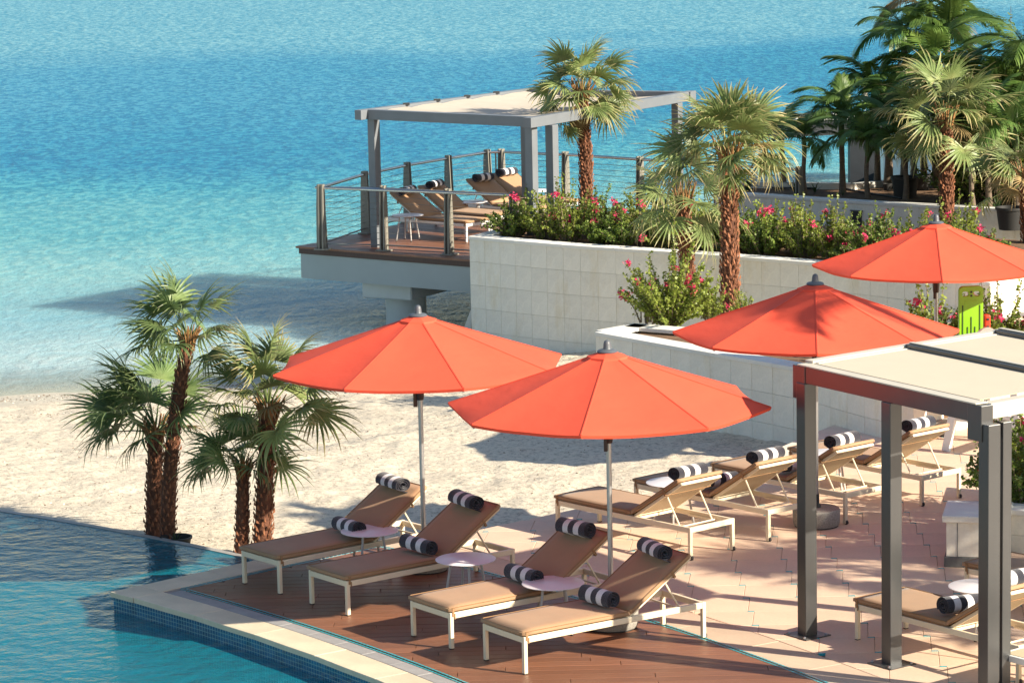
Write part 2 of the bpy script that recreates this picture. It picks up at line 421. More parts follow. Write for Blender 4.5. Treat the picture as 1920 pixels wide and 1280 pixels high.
def bumpy(x, y):
    z = sand_z(x, y)
    k = min(1, max(0, (z-Z_SEA)*6)); dp = math.hypot(x+22.84, y-11.14)-28.3
    if x < -1.5: k *= min(1, max(.15, dp/1.2))
    v = Vector((x, y, 0))
    return z + k*(.035*(mn.fractal(v*1.6, 1, 2, 4))+.018*(mn.fractal(v*4.5+Vector((9, 3, 1)), .8, 2, 3)))+.012*mn.noise(v*.6)
struct(grid(frange(-14, 9, .075), frange(27.5, 58, .085), bumpy, 'sand', M['sand']))

far_sand = grid([-900, -200, -60, -14.05], [-100, 20, 35, 44, 60, 90], lambda x, y: sand_z(x, y)-.04, 'sand', M['sand']); struct(far_sand)
struct(grid([8.95, 12, 20, 30, 90, 400], [-100, 20, 35, 44, 52, 55, 57, 60, 66, 80, 120], lambda x, y: min(-.9, Z_SEA-.12*(y-shore_y(x))), 'ground', M['sand']))
struct(grid([-900, -200, -60, -14.1, 0, 9.1], [57.9, 75, 120], lambda x, y: -2.6, 'seabed', M['sand']))
struct(grid([-900, 0, 400], [-120, -40, 20, 27.6], lambda x, y: -2.2, 'ground', M['sand']))

def shallow(x, y):
    s = y-shore_y(x); w = mn.fractal(Vector((x*.05, y*.05, 3)), 1, 2, 3)
    return max(0, s)*(1+.25*w)
def mat_sea():
    m, nt, b = nodes('sea_water')
    a = N(nt, 'ShaderNodeAttribute', attribute_name='depth')
    nlow = noise(nt, .05, 3, .5, (1, .5, 1)); 
    mm = N(nt, 'ShaderNodeMath', operation='MULTIPLY_ADD'); mm.inputs[1].default_value = .14; nt.links.new(nlow.outputs[0], mm.inputs[0]); nt.links.new(a.outputs['Fac'], mm.inputs[2])
    rp = ramp(nt, mm.outputs[0], [(0, (.44, .53, .54)), (.10, (.33, .50, .54)), (.17, (.20, .42, .49)), (.25, (.20, .44, .47)), (.36, (.095, .35, .41)),
        (.50, (.040, .275, .38)), (.66, (.015, .205, .355)), (.80, (.018, .215, .37)), (.90, (.040, .25, .40)), (1, (.10, .33, .44))])
    # ripples: light and dark of the wave faces painted into the base colour
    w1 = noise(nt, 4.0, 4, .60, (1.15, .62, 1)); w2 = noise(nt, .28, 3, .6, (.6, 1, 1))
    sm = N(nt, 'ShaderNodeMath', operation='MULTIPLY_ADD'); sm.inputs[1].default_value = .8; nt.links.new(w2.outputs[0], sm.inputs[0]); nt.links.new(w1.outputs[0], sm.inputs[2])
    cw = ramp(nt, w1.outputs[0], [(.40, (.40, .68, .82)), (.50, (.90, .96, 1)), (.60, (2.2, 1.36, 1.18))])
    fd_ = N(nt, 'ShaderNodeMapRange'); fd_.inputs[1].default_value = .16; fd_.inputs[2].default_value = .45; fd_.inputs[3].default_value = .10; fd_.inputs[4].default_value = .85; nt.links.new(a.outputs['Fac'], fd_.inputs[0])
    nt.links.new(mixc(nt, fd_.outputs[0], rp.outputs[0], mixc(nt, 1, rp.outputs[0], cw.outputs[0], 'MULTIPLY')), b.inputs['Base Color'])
    b.inputs['Roughness'].default_value = .12; b.inputs['IOR'].default_value = 1.33; b.inputs['Specular IOR Level'].default_value = 0; b.inputs['Subsurface Weight'].default_value = .8; b.inputs['Subsurface Radius'].default_value = (1, 1, 1); b.inputs['Subsurface Scale'].default_value = 2.6; b.subsurface_method = 'BURLEY'
    bp = N(nt, 'ShaderNodeBump'); bp.inputs['Strength'].default_value = 1.0; bp.inputs['Distance'].default_value = .22
    nt.links.new(sm.outputs[0], bp.inputs['Height']); nt.links.new(bp.outputs[0], b.inputs['Normal'])
    gl = N(nt, 'ShaderNodeBsdfGlossy'); gl.inputs['Roughness'].default_value = .10; nt.links.new(bp.outputs[0], gl.inputs['Normal'])
    fr = N(nt, 'ShaderNodeFresnel'); fr.inputs[0].default_value = 1.33; nt.links.new(bp.outputs[0], fr.inputs['Normal'])
    fm_ = N(nt, 'ShaderNodeMath', operation='MULTIPLY'); fm_.inputs[1].default_value = .36; nt.links.new(fr.outputs[0], fm_.inputs[0])
    fk = N(nt, 'ShaderNodeMapRange'); fk.inputs[1].default_value = .08; fk.inputs[2].default_value = .42; fk.inputs[3].default_value = .6; fk.inputs[4].default_value = .36; nt.links.new(a.outputs['Fac'], fk.inputs[0]); nt.links.new(fk.outputs[0], fm_.inputs[1])
    wat = N(nt, 'ShaderNodeMixShader'); nt.links.new(fm_.outputs[0], wat.inputs[0]); nt.links.new(b.outputs[0], wat.inputs[1]); nt.links.new(gl.outputs[0], wat.inputs[2])
    # shallow edge: see the sand through it
    tr = N(nt, 'ShaderNodeBsdfTransparent'); tr.inputs[0].default_value = (.93, .97, .96, 1)
    ed = N(nt, 'ShaderNodeAttribute', attribute_name='edge')
    ms = N(nt, 'ShaderNodeMixShader'); nt.links.new(ed.outputs['Fac'], ms.inputs[0])
    nt.links.new(tr.outputs[0], ms.inputs[1]); nt.links.new(wat.outputs[0], ms.inputs[2])
    nt.links.new(ms.outputs[0], nt.nodes['Material Output'].inputs[0])
    return m
M['sea'] = mat_sea()
def gx(a, b, n): return [a*(b/a)**(i/n) for i in range(n+1)]
ys = frange(40, 75, .35)+gx(76, 180, 50)[0:]+gx(190, 9000, 24)
xs = [-6000, -2500, -900, -300, -120, -60, -30]+frange(-24, 30, .6)+[45, 80, 160, 400, 1200, 4000]
def wave_z(x, y): return Z_SEA + (.012*mn.noise(Vector((x*.9, y*1.5, 0))) if y < 120 else 0)
sea = grid(xs, ys, wave_z, 'sea', M['sea']); struct(sea)
dep = []; edg = []
for v in sea.data.vertices:
    x, y = v.co.x, v.co.y; s = shallow(x, y)
    right = max(0, min(1, (x+3)/14.0))
    # distance from the shore drives colour; the east side of the bay stays shallower
    d0 = s/46.0
    d = .02+.80*min(1, d0) if s < 46 else .82+.25*min(1, max(0, s-50+14*right)/60)
    if s > 8: d = lerp(d, .30+.10*min(1, s/60)+.60*min(1, max(0, s-60)/60), right*.42*min(1, (s-8)/14)*max(0, 1-max(0, s-60)/70))
    dep.append(max(0, min(1, d-.07))); edg.append(max(0.0, min(1, .10+s/3.2)) if s > 0 else .0)
for nm, arr in (('depth', dep), ('edge', edg)):
    a = sea.data.attributes.new(nm, 'FLOAT', 'POINT'); a.data.foreach_set('value', arr)

# ------------------------------------------------------------------ pool
def arc(r, a0, a1, n): return [pol(r, a0+(a1-a0)*i/n) for i in range(n+1)]
pool_out = arc(R_COP-.006, A_LO, A_COP, 14)+arc(R_INF, A_COP+.003, 1.15, 14)
inner = arc(R_COP-9, 1.15, A_LO, 14)
def sheet(name, poly, z, m):
    mb = MB(); mb.add([(p[0], p[1], z) for p in poly], [tuple(range(len(poly)))]); return struct(mb.build(name, m))
def mat_pool_floor():
    m, nt, b = nodes('pool_floor_mosaic')
    n = noise(nt, .8, 4, .6, (1, .6, 1)); rp = ramp(nt, n.outputs[0], [(.3, (.10, .62, .74)), (.7, (.24, .80, .85))])
    tc = N(nt, 'ShaderNodeTexCoord'); br = N(nt, 'ShaderNodeTexBrick'); br.offset = 0
    br.inputs['Scale'].default_value = 1; br.inputs['Brick Width'].default_value = .05; br.inputs['Row Height'].default_value = .05; br.inputs['Mortar Size'].default_value = .004
    br.inputs[1].default_value = (1, 1, 1, 1); br.inputs[2].default_value = (.7, .8, .85, 1); br.inputs[3].default_value = (1.3, 1.3, 1.3, 1)
    nt.links.new(tc.outputs['Object'], br.inputs[0])
    nt.links.new(mixc(nt, 1, rp.outputs[0], br.outputs[0], 'MULTIPLY'), b.inputs['Base Color'])
    b.inputs['Roughness'].default_value = .4
    return m
M['pool_floor'] = mat_pool_floor()
sheet('pool_floor', pool_out+inner, -1.45, M['pool_floor'])
def mat_pool_water():
    m, nt, b = nodes('pool_water')
    nt.nodes.remove(b)
    w1 = noise(nt, 4.5, 4, .6, (.9, 1, 1)); w2 = noise(nt, .8, 3, .6, (1, 1, 1))
    sm = N(nt, 'ShaderNodeMath', operation='MULTIPLY_ADD'); sm.inputs[1].default_value = .9; nt.links.new(w2.outputs[0], sm.inputs[0]); nt.links.new(w1.outputs[0], sm.inputs[2])
    bp = N(nt, 'ShaderNodeBump'); bp.inputs['Strength'].default_value = .8; bp.inputs['Distance'].default_value = .045
    nt.links.new(sm.outputs[0], bp.inputs['Height'])
    gl = N(nt, 'ShaderNodeBsdfGlossy'); gl.inputs['Roughness'].default_value = .04; nt.links.new(bp.outputs[0], gl.inputs['Normal'])
    fr = N(nt, 'ShaderNodeFresnel'); fr.inputs[0].default_value = 1.25; nt.links.new(bp.outputs[0], fr.inputs['Normal'])
    tr = N(nt, 'ShaderNodeBsdfTransparent'); 
    cl = ramp(nt, w1.outputs[0], [(.34, (.16, .58, .72)), (.66, (.50, .92, .97))]); nt.links.new(cl.outputs[0], tr.inputs[0])
    df = N(nt, 'ShaderNodeBsdfDiffuse'); df.inputs[0].default_value = (.012, .34, .47, 1); nt.links.new(bp.outputs[0], df.inputs['Normal'])
    m0 = N(nt, 'ShaderNodeMixShader'); m0.inputs[0].default_value = .34; nt.links.new(tr.outputs[0], m0.inputs[1]); nt.links.new(df.outputs[0], m0.inputs[2])
    ms = N(nt, 'ShaderNodeMixShader'); nt.links.new(fr.outputs[0], ms.inputs[0]); nt.links.new(m0.outputs[0], ms.inputs[1]); nt.links.new(gl.outputs[0], ms.inputs[2])
    nt.links.new(ms.outputs[0], nt.nodes['Material Output'].inputs[0])
    return m
M['pool_water'] = mat_pool_water()
sheet('pool_water', pool_out+inner, Z_POOL, M['pool_water'])
# pool walls with their mosaic
pw = struct(bpy.data.objects.new('pool_wall', None)); COL.objects.link(pw)
mb = MB()
wallpath = arc(R_COP, A_LO, A_COP, 30)+[pol(R_COP+.55*i, A_COP) for i in (1, 2, 3, 4)]+[pol(R_INF, A_COP)]
for a, b in zip(wallpath, wallpath[1:]):
    mb.add([(a[0], a[1], -1.5), (b[0], b[1], -1.5), (b[0], b[1], -.045), (a[0], a[1], -.045)], [(0, 1, 2, 3)])
mb.build('tile_bed', 'pool_grout', pw)
ts = MB()
tl = .034
for a, b in zip(wallpath, wallpath[1:]):
    A, B = Vector((*a, 0)), Vector((*b, 0)); d = B-A; L = d.length; d.normalize(); nrm = Vector((d.y, -d.x, 0))
    mid = (A+B)/2
    if (Vector((CEN.x, CEN.y, 0))-mid).dot(nrm) < 0 and rad(a) < R_COP+.1: nrm = -nrm
    if rad(b) > R_COP+.1: nrm = Vector((-1, .9, 0)).normalized()
    n = int(L/.040)
    for i in range(n):
        for r_ in range(11):
            z1 = -.052-r_*.040; z0 = z1-tl
            p = A+d*(i*.040+.003)*(L/(n*.040)); q = p+d*tl
            o = nrm*.004
            ts.add([p+o+Vector((0, 0, z0)), q+o+Vector((0, 0, z0)), q+o+Vector((0, 0, z1)), p+o+Vector((0, 0, z1))], [(0, 1, 2, 3)])
tag(ts.build('mosaic_tile', 'pool_tile', pw), kind='stuff')
# overflow edge: dark stone weir just under the water, wall behind it
wm = MB()
pa = arc(R_INF, A_COP+.001, 1.15, 24); pb = arc(R_INF-.34, A_COP+.001, 1.15, 24); pc = arc(R_INF+.02, A_COP+.001, 1.15, 24)
for i in range(24):
    wm.add([(*pb[i], -.26), (*pb[i+1], -.26), (*pa[i+1], Z_POOL-.012), (*pa[i], Z_POOL-.012)], [(0, 1, 2, 3)])
    wm.add([(*pb[i], -1.5), (*pb[i+1], -1.5), (*pb[i+1], -.26), (*pb[i], -.26)], [(0, 1, 2, 3)])
    wm.add([(*pc[i], -1.6), (*pc[i+1], -1.6), (*pc[i+1], Z_POOL-.02), (*pc[i], Z_POOL-.02)], [(0, 1, 2, 3)])
lip = MB(); la = arc(R_INF-.005, A_COP+.001, 1.15, 40); lb = arc(R_INF+.13, A_COP+.001, 1.15, 40)
for i in range(40):
    lip.add([(*la[i], -.4), (*la[i+1], -.4), (*lb[i+1], -.4), (*lb[i], -.4), (*la[i], Z_POOL+.006), (*la[i+1], Z_POOL+.006), (*lb[i+1], Z_POOL-.012), (*lb[i], Z_POOL-.012)], [(4, 5, 6, 7), (0, 1, 5, 4), (2, 3, 7, 6)])
M['weir'] = mat('wet_dark_weir_stone', (.07, .10, .11), .12, .35, 3, spec=.6, island=0)
struct(wm.build('pool_edge', 'weir')); struct(lip.build('pool_lip', 'grey_band'))

# ------------------------------------------------------------------ terrace
fill = arc(R_COP+.01, A_LO, A_COP-.001, 24)+[pol(R_INF-.3, A_COP-.001), pol(R_INF+.5, A_TER+.002), pol(32, A_TER+.002), pol(38, A_TER+.002)]
fill += [(16, 46), (16, 18)]
fill = fill[:-4]+[pol(33.5, A_TER+.002), (4.0, 37.2), (5.9, 37.6), (9.2, 38.0), (16, 45), (16, 18)]
mb = MB(); mb.prism(fill, -1.6, -.035); struct(mb.build('terrace_base', 'grout'))
cop = struct(bpy.data.objects.new('pool_coping', None)); COL.objects.link(cop)
st_len = .62
def ring(r0, r1, a0, a1, length, gap, name, m, parent, z1=0, z0=-.045, sub=2):
    n = max(1, int(abs(a1-a0)*(r0+r1)/2/length)); 
    for i in range(n):
        b0 = a0+(a1-a0)*i/n; b1 = a0+(a1-a0)*(i+1)/n
        poly = [pol(r0, b0), pol(r1, b0)]+[pol(r1, b0+(b1-b0)*k/sub) for k in range(1, sub+1)]+[pol(r0, b1)]+[pol(r0, b1+(b0-b1)*k/sub) for k in range(1, sub)]
        slab(poly, z0, z1, gap, name, m, parent, .001)
W_A = .336/26.5
ring(R_COP-.02, R_BAND-.002, A_LO, A_COP-.0135, .95, .004, 'coping_stone', M['coping'], cop, 0, -.05)
for (ra, rb) in ((R_COP-.02, R_BAND+.0), (R_BAND+.0, 27.15), (27.15, 27.75), (27.75, R_INF+.06)):
    poly = [pol(ra, A_COP-.0133), pol(rb, A_COP-.0133*26/rb), pol(rb, A_COP+.001), pol(ra, A_COP+.001)]
    slab(poly, -.05, 0, .005, 'coping_stone', M['coping'], cop, .001)
band = struct(bpy.data.objects.new('granite_band', None)); COL.objects.link(band)
ring(R_BAND+.002, R_T0-.03, A_LO, A_BND-.008, .45, .003, 'granite_strip', M['grey_band'], band, -.002, -.04)
for i in range(6):
    ra = R_BAND+.002+i*.52; rb = min(ra+.52, 29.2)
    w0 = (A_COP-.0136) if False else A_COP-.0136
    poly = [pol(ra, A_T+.0015), pol(rb, A_T+.0015), pol(rb, A_COP-.0142), pol(ra, A_COP-.0142)]
    # narrow strip between coping and teal line
    slab(poly, -.04, -.003, .004, 'granite_strip', M['grey_band'], band, .001)
# paving between the wood and the sand, west end
wpav = struct(bpy.data.objects.new('side_paving', None)); COL.objects.link(wpav)
for ra, rb, a0, a1 in ((R_INF+.07, 28.85, A_T+.002, A_COP-.001), (28.86, 29.5, A_T-.016, A_COP-.008),):
    slab([pol(ra, a0), pol(rb, a0), pol(rb, a1), pol(ra, a1)], -.04, -.004, .006, 'paving_slab', M['border'], wpav)
# teal inlay lines
teal = struct(bpy.data.objects.new('teal_inlay', None)); COL.objects.link(teal)
tm = MB()
def inlay(pts, w):
    for a, b in zip(pts, pts[1:]):
        A, B = Vector((*a, 0)), Vector((*b, 0)); d = (B-A); n = max(1, int(d.length/.052)); s = d/n; dn = d.normalized(); w_ = Vector((-dn.y, dn.x, 0))*w
        for i in range(n):
            p = A+s*i+dn*.004; q = A+s*(i+1)-dn*.004
            for off in (0, 1):
                o = w_*(off-.5)
                tm.add([(p+o*1+w_*(-.22))+Vector((0, 0, .002)), (q+o+w_*(-.22))+Vector((0, 0, .002)), (q+o+w_*.22)+Vector((0, 0, .002)), (p+o+w_*.22)+Vector((0, 0, .002))], [(0, 1, 2, 3)])
inlay(arc(R_T0, A_LO, A_T, 30), .045); inlay(arc(R_T1, A_LO, A_T, 30), .045)
inlay([pol(R_T0+i*(R_T1-R_T0)/4, A_T) for i in range(5)], .045)
tag(tm.build('teal_tile', 'teal', teal), kind='stuff')
# wood deck: boards run across, clipped to the ring segment
deck = struct(bpy.data.objects.new('wood_deck', None)); COL.objects.link(deck)
def ring_clip(poly, r0, r1, amax):
    cx = sum(p[0] for p in poly)/len(poly); cy = sum(p[1] for p in poly)/len(poly)
    a = ang((cx, cy))
    def cl(poly, r, sgn):
        for da in (0,):
            # tangent half plane nearest the board's crossing with the circle
            n = (math.cos(a), math.sin(a)); p = pol(r, a)
            poly = clip(poly, p, (n[0]*sgn, n[1]*sgn))
        return poly
    poly = cl(poly, r0, 1)
    if r1: poly = cl(poly, r1, -1) if poly else poly
    if poly: poly = clip(poly, pol(28, amax), (math.sin(amax), -math.cos(amax)))
    return poly
row = 0; y = 23.2
while y < 31.4:
    x = -4.3+random.uniform(-.9, 0)
    while x < 4.5:
        L = random.choice((1.5, 2.1, 2.7))
        # cut each board finely where the arcs cross it
        poly = [(x, y), (x+L, y), (x+L, y+.142), (x, y+.142)]
        c = [(rad(p), ang(p)) for p in poly]
        if max(q[0] for q in c) > R_T0 and min(q[0] for q in c) < R_T1 and min(q[1] for q in c) < A_T:
            # local crossing: use the midpoint of the board part inside the ring
            xs_ = [x+L*k/12 for k in range(13)]; ins = [xx for xx in xs_ if R_T0 < rad((xx, y+.07)) < R_T1 and ang((xx, y+.07)) < A_T+.01]
            if ins:
                p0 = poly
                for sgn, r_ in ((1, R_T0+.024), (-1, R_T1-.024)):
                    # point where the board's centre line meets the circle
                    tgt = min(xs_, key=lambda xx: abs(rad((xx, y+.07))-r_)); aa = ang((tgt, y+.07))
                    n_ = (math.cos(aa), math.sin(aa)); p0 = clip(p0, pol(r_, aa), (n_[0]*sgn, n_[1]*sgn))
                    if len(p0) < 3: break
                if len(p0) > 2: p0 = clip(p0, pol(28, A_T-.0008), (math.sin(A_T), -math.cos(A_T)))
                if len(p0) > 2 and area(p0) > .004: slab(p0, -.034, -.001, .0045, 'deck_board', M['wood'], deck, .001)
        x += L
    y += .142; row += 1
# pale border stones round the wood
bord = struct(bpy.data.objects.new('stone_border', None)); COL.objects.link(bord)
ring(R_T1+.024, R_BORD, A_LO, A_T-.001, .9, .005, 'border_stone', M['border'], bord, -.001, -.04)
# terracotta pavers in stepped courses with teal chips at the joints
pav = struct(bpy.data.objects.new('terrace_paving', None)); COL.objects.link(pav)
chips = MB(); cnt = 0
for i in range(-13, 14):
    y1 = 30.29-.52*i; y0 = y1-.52
    for j in range(-10, 14):
        X = 2.65+.50*j
        poly = [(X, y0), (X+.50, y0), (X+.56, y1), (X+.06, y1)]
        cx, cy = X+.28, (y0+y1)/2
        rr = [rad(p) for p in poly]; aa = [ang(p) for p in poly]
        if max(rr) < R_BORD or min(aa) > A_TER: continue
        # keep to what the view can see plus a margin
        px = 960+CAM_F*cx/cy; 
        if px > 2150 or cy > 37.6 or px < 650: continue
        if min(rr) < R_BORD+.3:
            a_ = ang((cx, cy)); n_ = (math.cos(a_), math.sin(a_)); poly = clip(poly, pol(R_BORD+.003, a_), n_)
        if len(poly) > 2 and max(aa) > A_TER: poly = clip(poly, pol(32, A_TER), (math.sin(A_TER), -math.cos(A_TER)))
        if len(poly) > 2 and area(poly) > .01:
            slab(poly, -.04, 0, .0035, 'paver', M['paver'], pav, .0012); cnt += 1
            if rad((X+.03, y1)) > R_BORD+.05 and ang((X, y1)) < A_TER-.003:
                chips.box((X+.03, y1, -.008), (.062, .020, .024))
tag(chips.build('teal_chip', 'teal', pav), kind='stuff')
print('pavers', cnt)
# far side of the terrace, beyond the single pavers
mb = MB()
mb.add([(6.6, 18, -.012), (16, 18, -.012), (16, 43, -.012), (8.3, 43, -.012), (6.6, 36, -.012)], [(0, 1, 2, 3, 4)])
struct(mb.build('terrace_floor', 'paver'))

# ------------------------------------------------------------------ stone walls and planters
def smooth_path(pts, step):
    out = []; P = [Vector((p[0], p[1])) for p in pts]; P = [P[0]*2-P[1]]+P+[P[-1]*2-P[-2]]
    dense = []
    for k in range(1, len(P)-2):
        for t in range(24):
            t = t/24; a, b, c, d = P[k-1:k+3]
            dense.append(.5*((2*b)+(c-a)*t+(2*a-5*b+4*c-d)*t*t+(3*b-a-3*c+d)*t**3))
    dense.append(P[-2]); out = [dense[0]]; acc = 0
    for a, b in zip(dense, dense[1:]):
        L = (b-a).length; pos = 0
        while acc+L-pos >= step:
            pos += step-acc; out.append(a+(b-a)*(pos/L)); acc = 0
        acc += L-pos
    if (out[-1]-dense[-1]).length > step*.3: out.append(dense[-1])
    else: out[-1] = dense[-1]
    return out
def stone_wall(name, path, ztop, rows, label, cat, panel=.34, cap_w=.30, thick=.18, caph=.055, soil=None, m='limestone', cap_out=.02):
    """path runs left to right as seen from the front; rows = list of z joints from the top"""
    P = smooth_path(path, panel); base = P[0]
    t = thing(name, (base.x, base.y, 0), 0, label, cat); off = Vector((base.x, base.y, 0))
    core = MB()
    for a, b in zip(P, P[1:]):
        d = (b-a).normalized(); n = Vector((d.y, -d.x))      # towards the viewer
        i0, i1 = a-n*.012, b-n*.012; k0, k1 = a-n*thick, b-n*thick; zb = rows[-1]
        core.add([(*i0, zb), (*i1, zb), (*i1, ztop-caph), (*i0, ztop-caph), (*k0, zb), (*k1, zb), (*k1, ztop-caph), (*k0, ztop-caph)],
                 [(0, 1, 2, 3), (7, 6, 5, 4), (0, 3, 7, 4), (1, 5, 6, 2)])
        for z1, z0 in zip(rows, rows[1:]):
            g = .0016; zz1 = min(z1, ztop-caph)-g; zz0 = z0+g; pr = random.uniform(-.0012, .0015)
            A = a+d*g; B = b-d*g; f0, f1 = A+n*pr, B+n*pr; c0, c1 = f0+n*.0025+d*.003, f1+n*.0025-d*.003
            mb = MB(); vs = [(*(A-n*.014), zz0), (*(B-n*.014), zz0), (*(B-n*.014), zz1), (*(A-n*.014), zz1), (*f0, zz0), (*f1, zz0), (*f1, zz1), (*f0, zz1),
                    (*c0, zz0+.003), (*c1, zz0+.003), (*c1, zz1-.003), (*c0, zz1-.003)]
            mb.add(vs, [(3, 2, 1, 0), (8, 9, 10, 11), (0, 1, 5, 4), (1, 2, 6, 5), (2, 3, 7, 6), (3, 0, 4, 7), (4, 5, 9, 8), (5, 6, 10, 9), (6, 7, 11, 10), (7, 4, 8, 11)])
            c = Vector(((a.x+b.x)/2, (a.y+b.y)/2, (z0+z1)/2)); mb.build('stone_panel', m, t, off=c, loc=c-off)
    core.build('mortar_core', 'grout', t, off=off)
    # cap stones every third panel
    k = 0
    while k < len(P)-1:
        e = min(k+3, len(P)-1); outer = []; innr = []
        for q in range(k, e+1):
            d = (P[min(q+1, len(P)-1)]-P[max(q-1, 0)]).normalized(); n = Vector((d.y, -d.x)); outer.append(P[q]+n*cap_out); innr.append(P[q]-n*cap_w)
        poly = [tuple(p) for p in outer]+[tuple(p) for p in reversed(innr)]
        mb = MB(); mb.prism([(p[0], p[1]) for p in poly], ztop-caph+.001, ztop)
        c = Vector((*((P[k]+P[e])/2), ztop)); mb.build('cap_stone', 'cap', t, off=c, loc=c-off, bevel=.006)
        k = e
    return t, P
ZA, ZB, ZC = .8, .57, 1.0
pathA = [at(880, 443, ZA), at(1057, 458.6, ZA), at(1270, 472.7, ZA), at(1527, 492, ZA), at(1700, 510, ZA), at(1858, 530, ZA)]
rowsA = [ZA-.01, ZA-.42, ZA-.81, ZA-1.20, ZA-1.59, ZA-1.98]
wallA, PA = stone_wall('planter_wall', pathA, ZA, rowsA, 'long pale stone planter wall curving from the sea deck behind the umbrellas', 'wall', .34)
pathB = [at(1117, 622, ZB), at(1301, 655, ZB), at(1500, 690, ZB), at(1700, 822, 0), (5.9, 36.9), (7.6, 37.3), (9.2, 37.2)]
rowsB = [ZB-.01, ZB-.40, ZB-.80, ZB-1.2]
wallB, PB = stone_wall('planter_wall', pathB, ZB, rowsB, 'nearer pale stone planter wall behind the umbrellas and the back row of loungers', 'wall', .40)
# its short return at the beach corner
retB = [(PA[9].x+.3, PA[9].y-.2), (pathB[0].x, pathB[0].y)]
retB = [(2.35, 47.3), (1.15, 41.16)]
def plain_wall(parent, off, a, b, zt, zb, thick, m='limestone'):
    a = Vector(a); b = Vector(b); d = (b-a).normalized(); n = Vector((d.y, -d.x))
    mb = MB(); mb.prism([tuple(a), tuple(b), tuple(b-n*thick), tuple(a-n*thick)], zb, zt-.056); mb.build('side_wall', m, parent, off=off)
    mb = MB(); mb.prism([tuple(a+n*.02), tuple(b+n*.02), tuple(b-n*.3), tuple(a-n*.3)], zt-.055, zt-.001); mb.build('cap_stone', 'cap', parent, off=off, bevel=.006)
oB = Vector(wallB.location); oA = Vector(wallA.location)
BB = []
for i, p in enumerate(PB):
    d_ = (PB[min(i+1, len(PB)-1)]-PB[max(i-1, 0)]).normalized(); BB.append(p+Vector((-d_.y, d_.x))*1.55)
BB[0] = Vector(at(1190, 606, ZB).to_2d())
plain_wall(wallB, oB, BB[0], (1.17, 41.3), ZB, -1.3, .2)
for a_, b_ in zip(BB[0::4], BB[4::4]+[BB[-1]]):
    if (b_-a_).length > .1: plain_wall(wallB, oB, b_, a_, ZB, -1.3, .2)
# end of the long wall on the right, turning away
eA = Vector((PA[-1].x, PA[-1].y))
plain_wall(wallA, oA, eA+Vector((-.005, .01)), eA+Vector((2.6, 3.71)), ZA, -.2, .2)
mb = MB(); mb.prism([tuple(eA+Vector((.02, -.05))), tuple(eA+Vector((2.65, 3.69))), tuple(eA+Vector((2.55, 3.75))), tuple(eA+Vector((-.06, .05)))], -.2, .22); mb.build('base_course', 'slate', wallA, off=oA)
# flared foot of the long wall at the water
fA = Vector((PA[0].x, PA[0].y))
mb = MB(); n_ = Vector((-.62, -.78)); dd = (PA[1]-PA[0]).normalized(); w3 = fA-dd*.55
mb.add([(*fA, -.42), (*(PA[0]-dd*.42), -1.25), (*(PA[0]+Vector((dd.y, -dd.x))*.03), -1.25), (*(fA+Vector((-dd.y, dd.x))*.5), -.42), (*(w3+Vector((-dd.y, dd.x))*.6), -1.25)], [(0, 1, 2), (0, 3, 4, 1), (0, 2, 4, 3)])
mb.build('footing', 'rock', wallA, off=oA)
# left end of the long wall
plain_wall(wallA, oA, fA+Vector((.45, .9)), fA+Vector((.0, .01)), ZA, -1.3, .2)

def soil_sheet(name, poly, z):
    mb = MB(); mb.prism(poly, z-.3, z); return struct(mb.build(name, 'soil'))
backA = [(.05, 51.2), (1.2, 51.9), (2.3, 53.9), (4.6, 51.9), (8.0, 49.0), (9.15, 47.7)]
soil_sheet('planter_soil', [tuple(p-Vector(((PA[min(i+1, len(PA)-1)]-PA[max(i-1, 0)]).normalized().y, -(PA[min(i+1, len(PA)-1)]-PA[max(i-1, 0)]).normalized().x))*.15) for i, p in enumerate(PA[:-1])]+list(reversed(backA)), ZA-.07)
soil_sheet('planter_soil', [(p.x+.12, p.y+.10) for p in PB]+[(p.x, p.y) for p in reversed(BB)], ZB-.08)
mb = MB(); mb.prism([(4.6, 41.2), (6.0, 39.4), (9.3, 39.0), (14, 38.5), (14, 47), (9.3, 47.5), (7.0, 43.6), (6.2, 43.9), (5.4, 42)], -.6, .18); struct(mb.build('upper_path', 'paver'))
# ------------------------------------------------------------------ sea deck
ZD = .3
RB = ZD+1.1
cornA = Vector(at(560, 462, ZD)); 
rp = [at(600, 350, RB), at(683, 325, RB), at(763, 308, RB), at(840, 295, RB), at(913, 284, RB), at(940, 283, RB), at(1060, 288, RB), at(1200, 297, RB)]
rf = [at(718, 352, RB), at(840, 358, RB), at(962, 364, RB)]
for p in rp+rf: p.z = ZD
d0 = at(560, 462, ZD); d1 = at(880, 487, ZD)
lft = (rp[4]-rp[0]).normalized(); outl = Vector((-lft.y, lft.x, 0))*.3
dL = d0; dB = rp[4]+outl+lft*.35; dC = rp[5]+Vector((.1, .45, 0)); dR = rp[7]+Vector((.3, .35, 0)); dRR = dR+(rp[7]-rp[6]).normalized()*5
platf = [(dL.x, dL.y), (d1.x, d1.y), (1.9, 49.4), (5.6, 46.9), (8, 49.5), (dRR.x, dRR.y), (dR.x, dR.y), (dC.x, dC.y), (dB.x, dB.y)]
sd = thing('sea_deck', (-1, 54, 0), 0, 'raised timber sea deck on a grey concrete pier over the water', 'deck'); off = Vector((-1, 54, 0))
def inpoly(p, poly):
    c = False; j = len(poly)-1
    for i in range(len(poly)):
        if (poly[i][1] > p[1]) != (poly[j][1] > p[1]) and p[0] < (poly[j][0]-poly[i][0])*(p[1]-poly[i][1])/(poly[j][1]-poly[i][1])+poly[i][0]: c = not c
        j = i
    return c
mb = MB(); mb.prism(platf, ZD-.125, ZD-.035); mb.build('edge_fascia', 'ipe', sd, off=off)
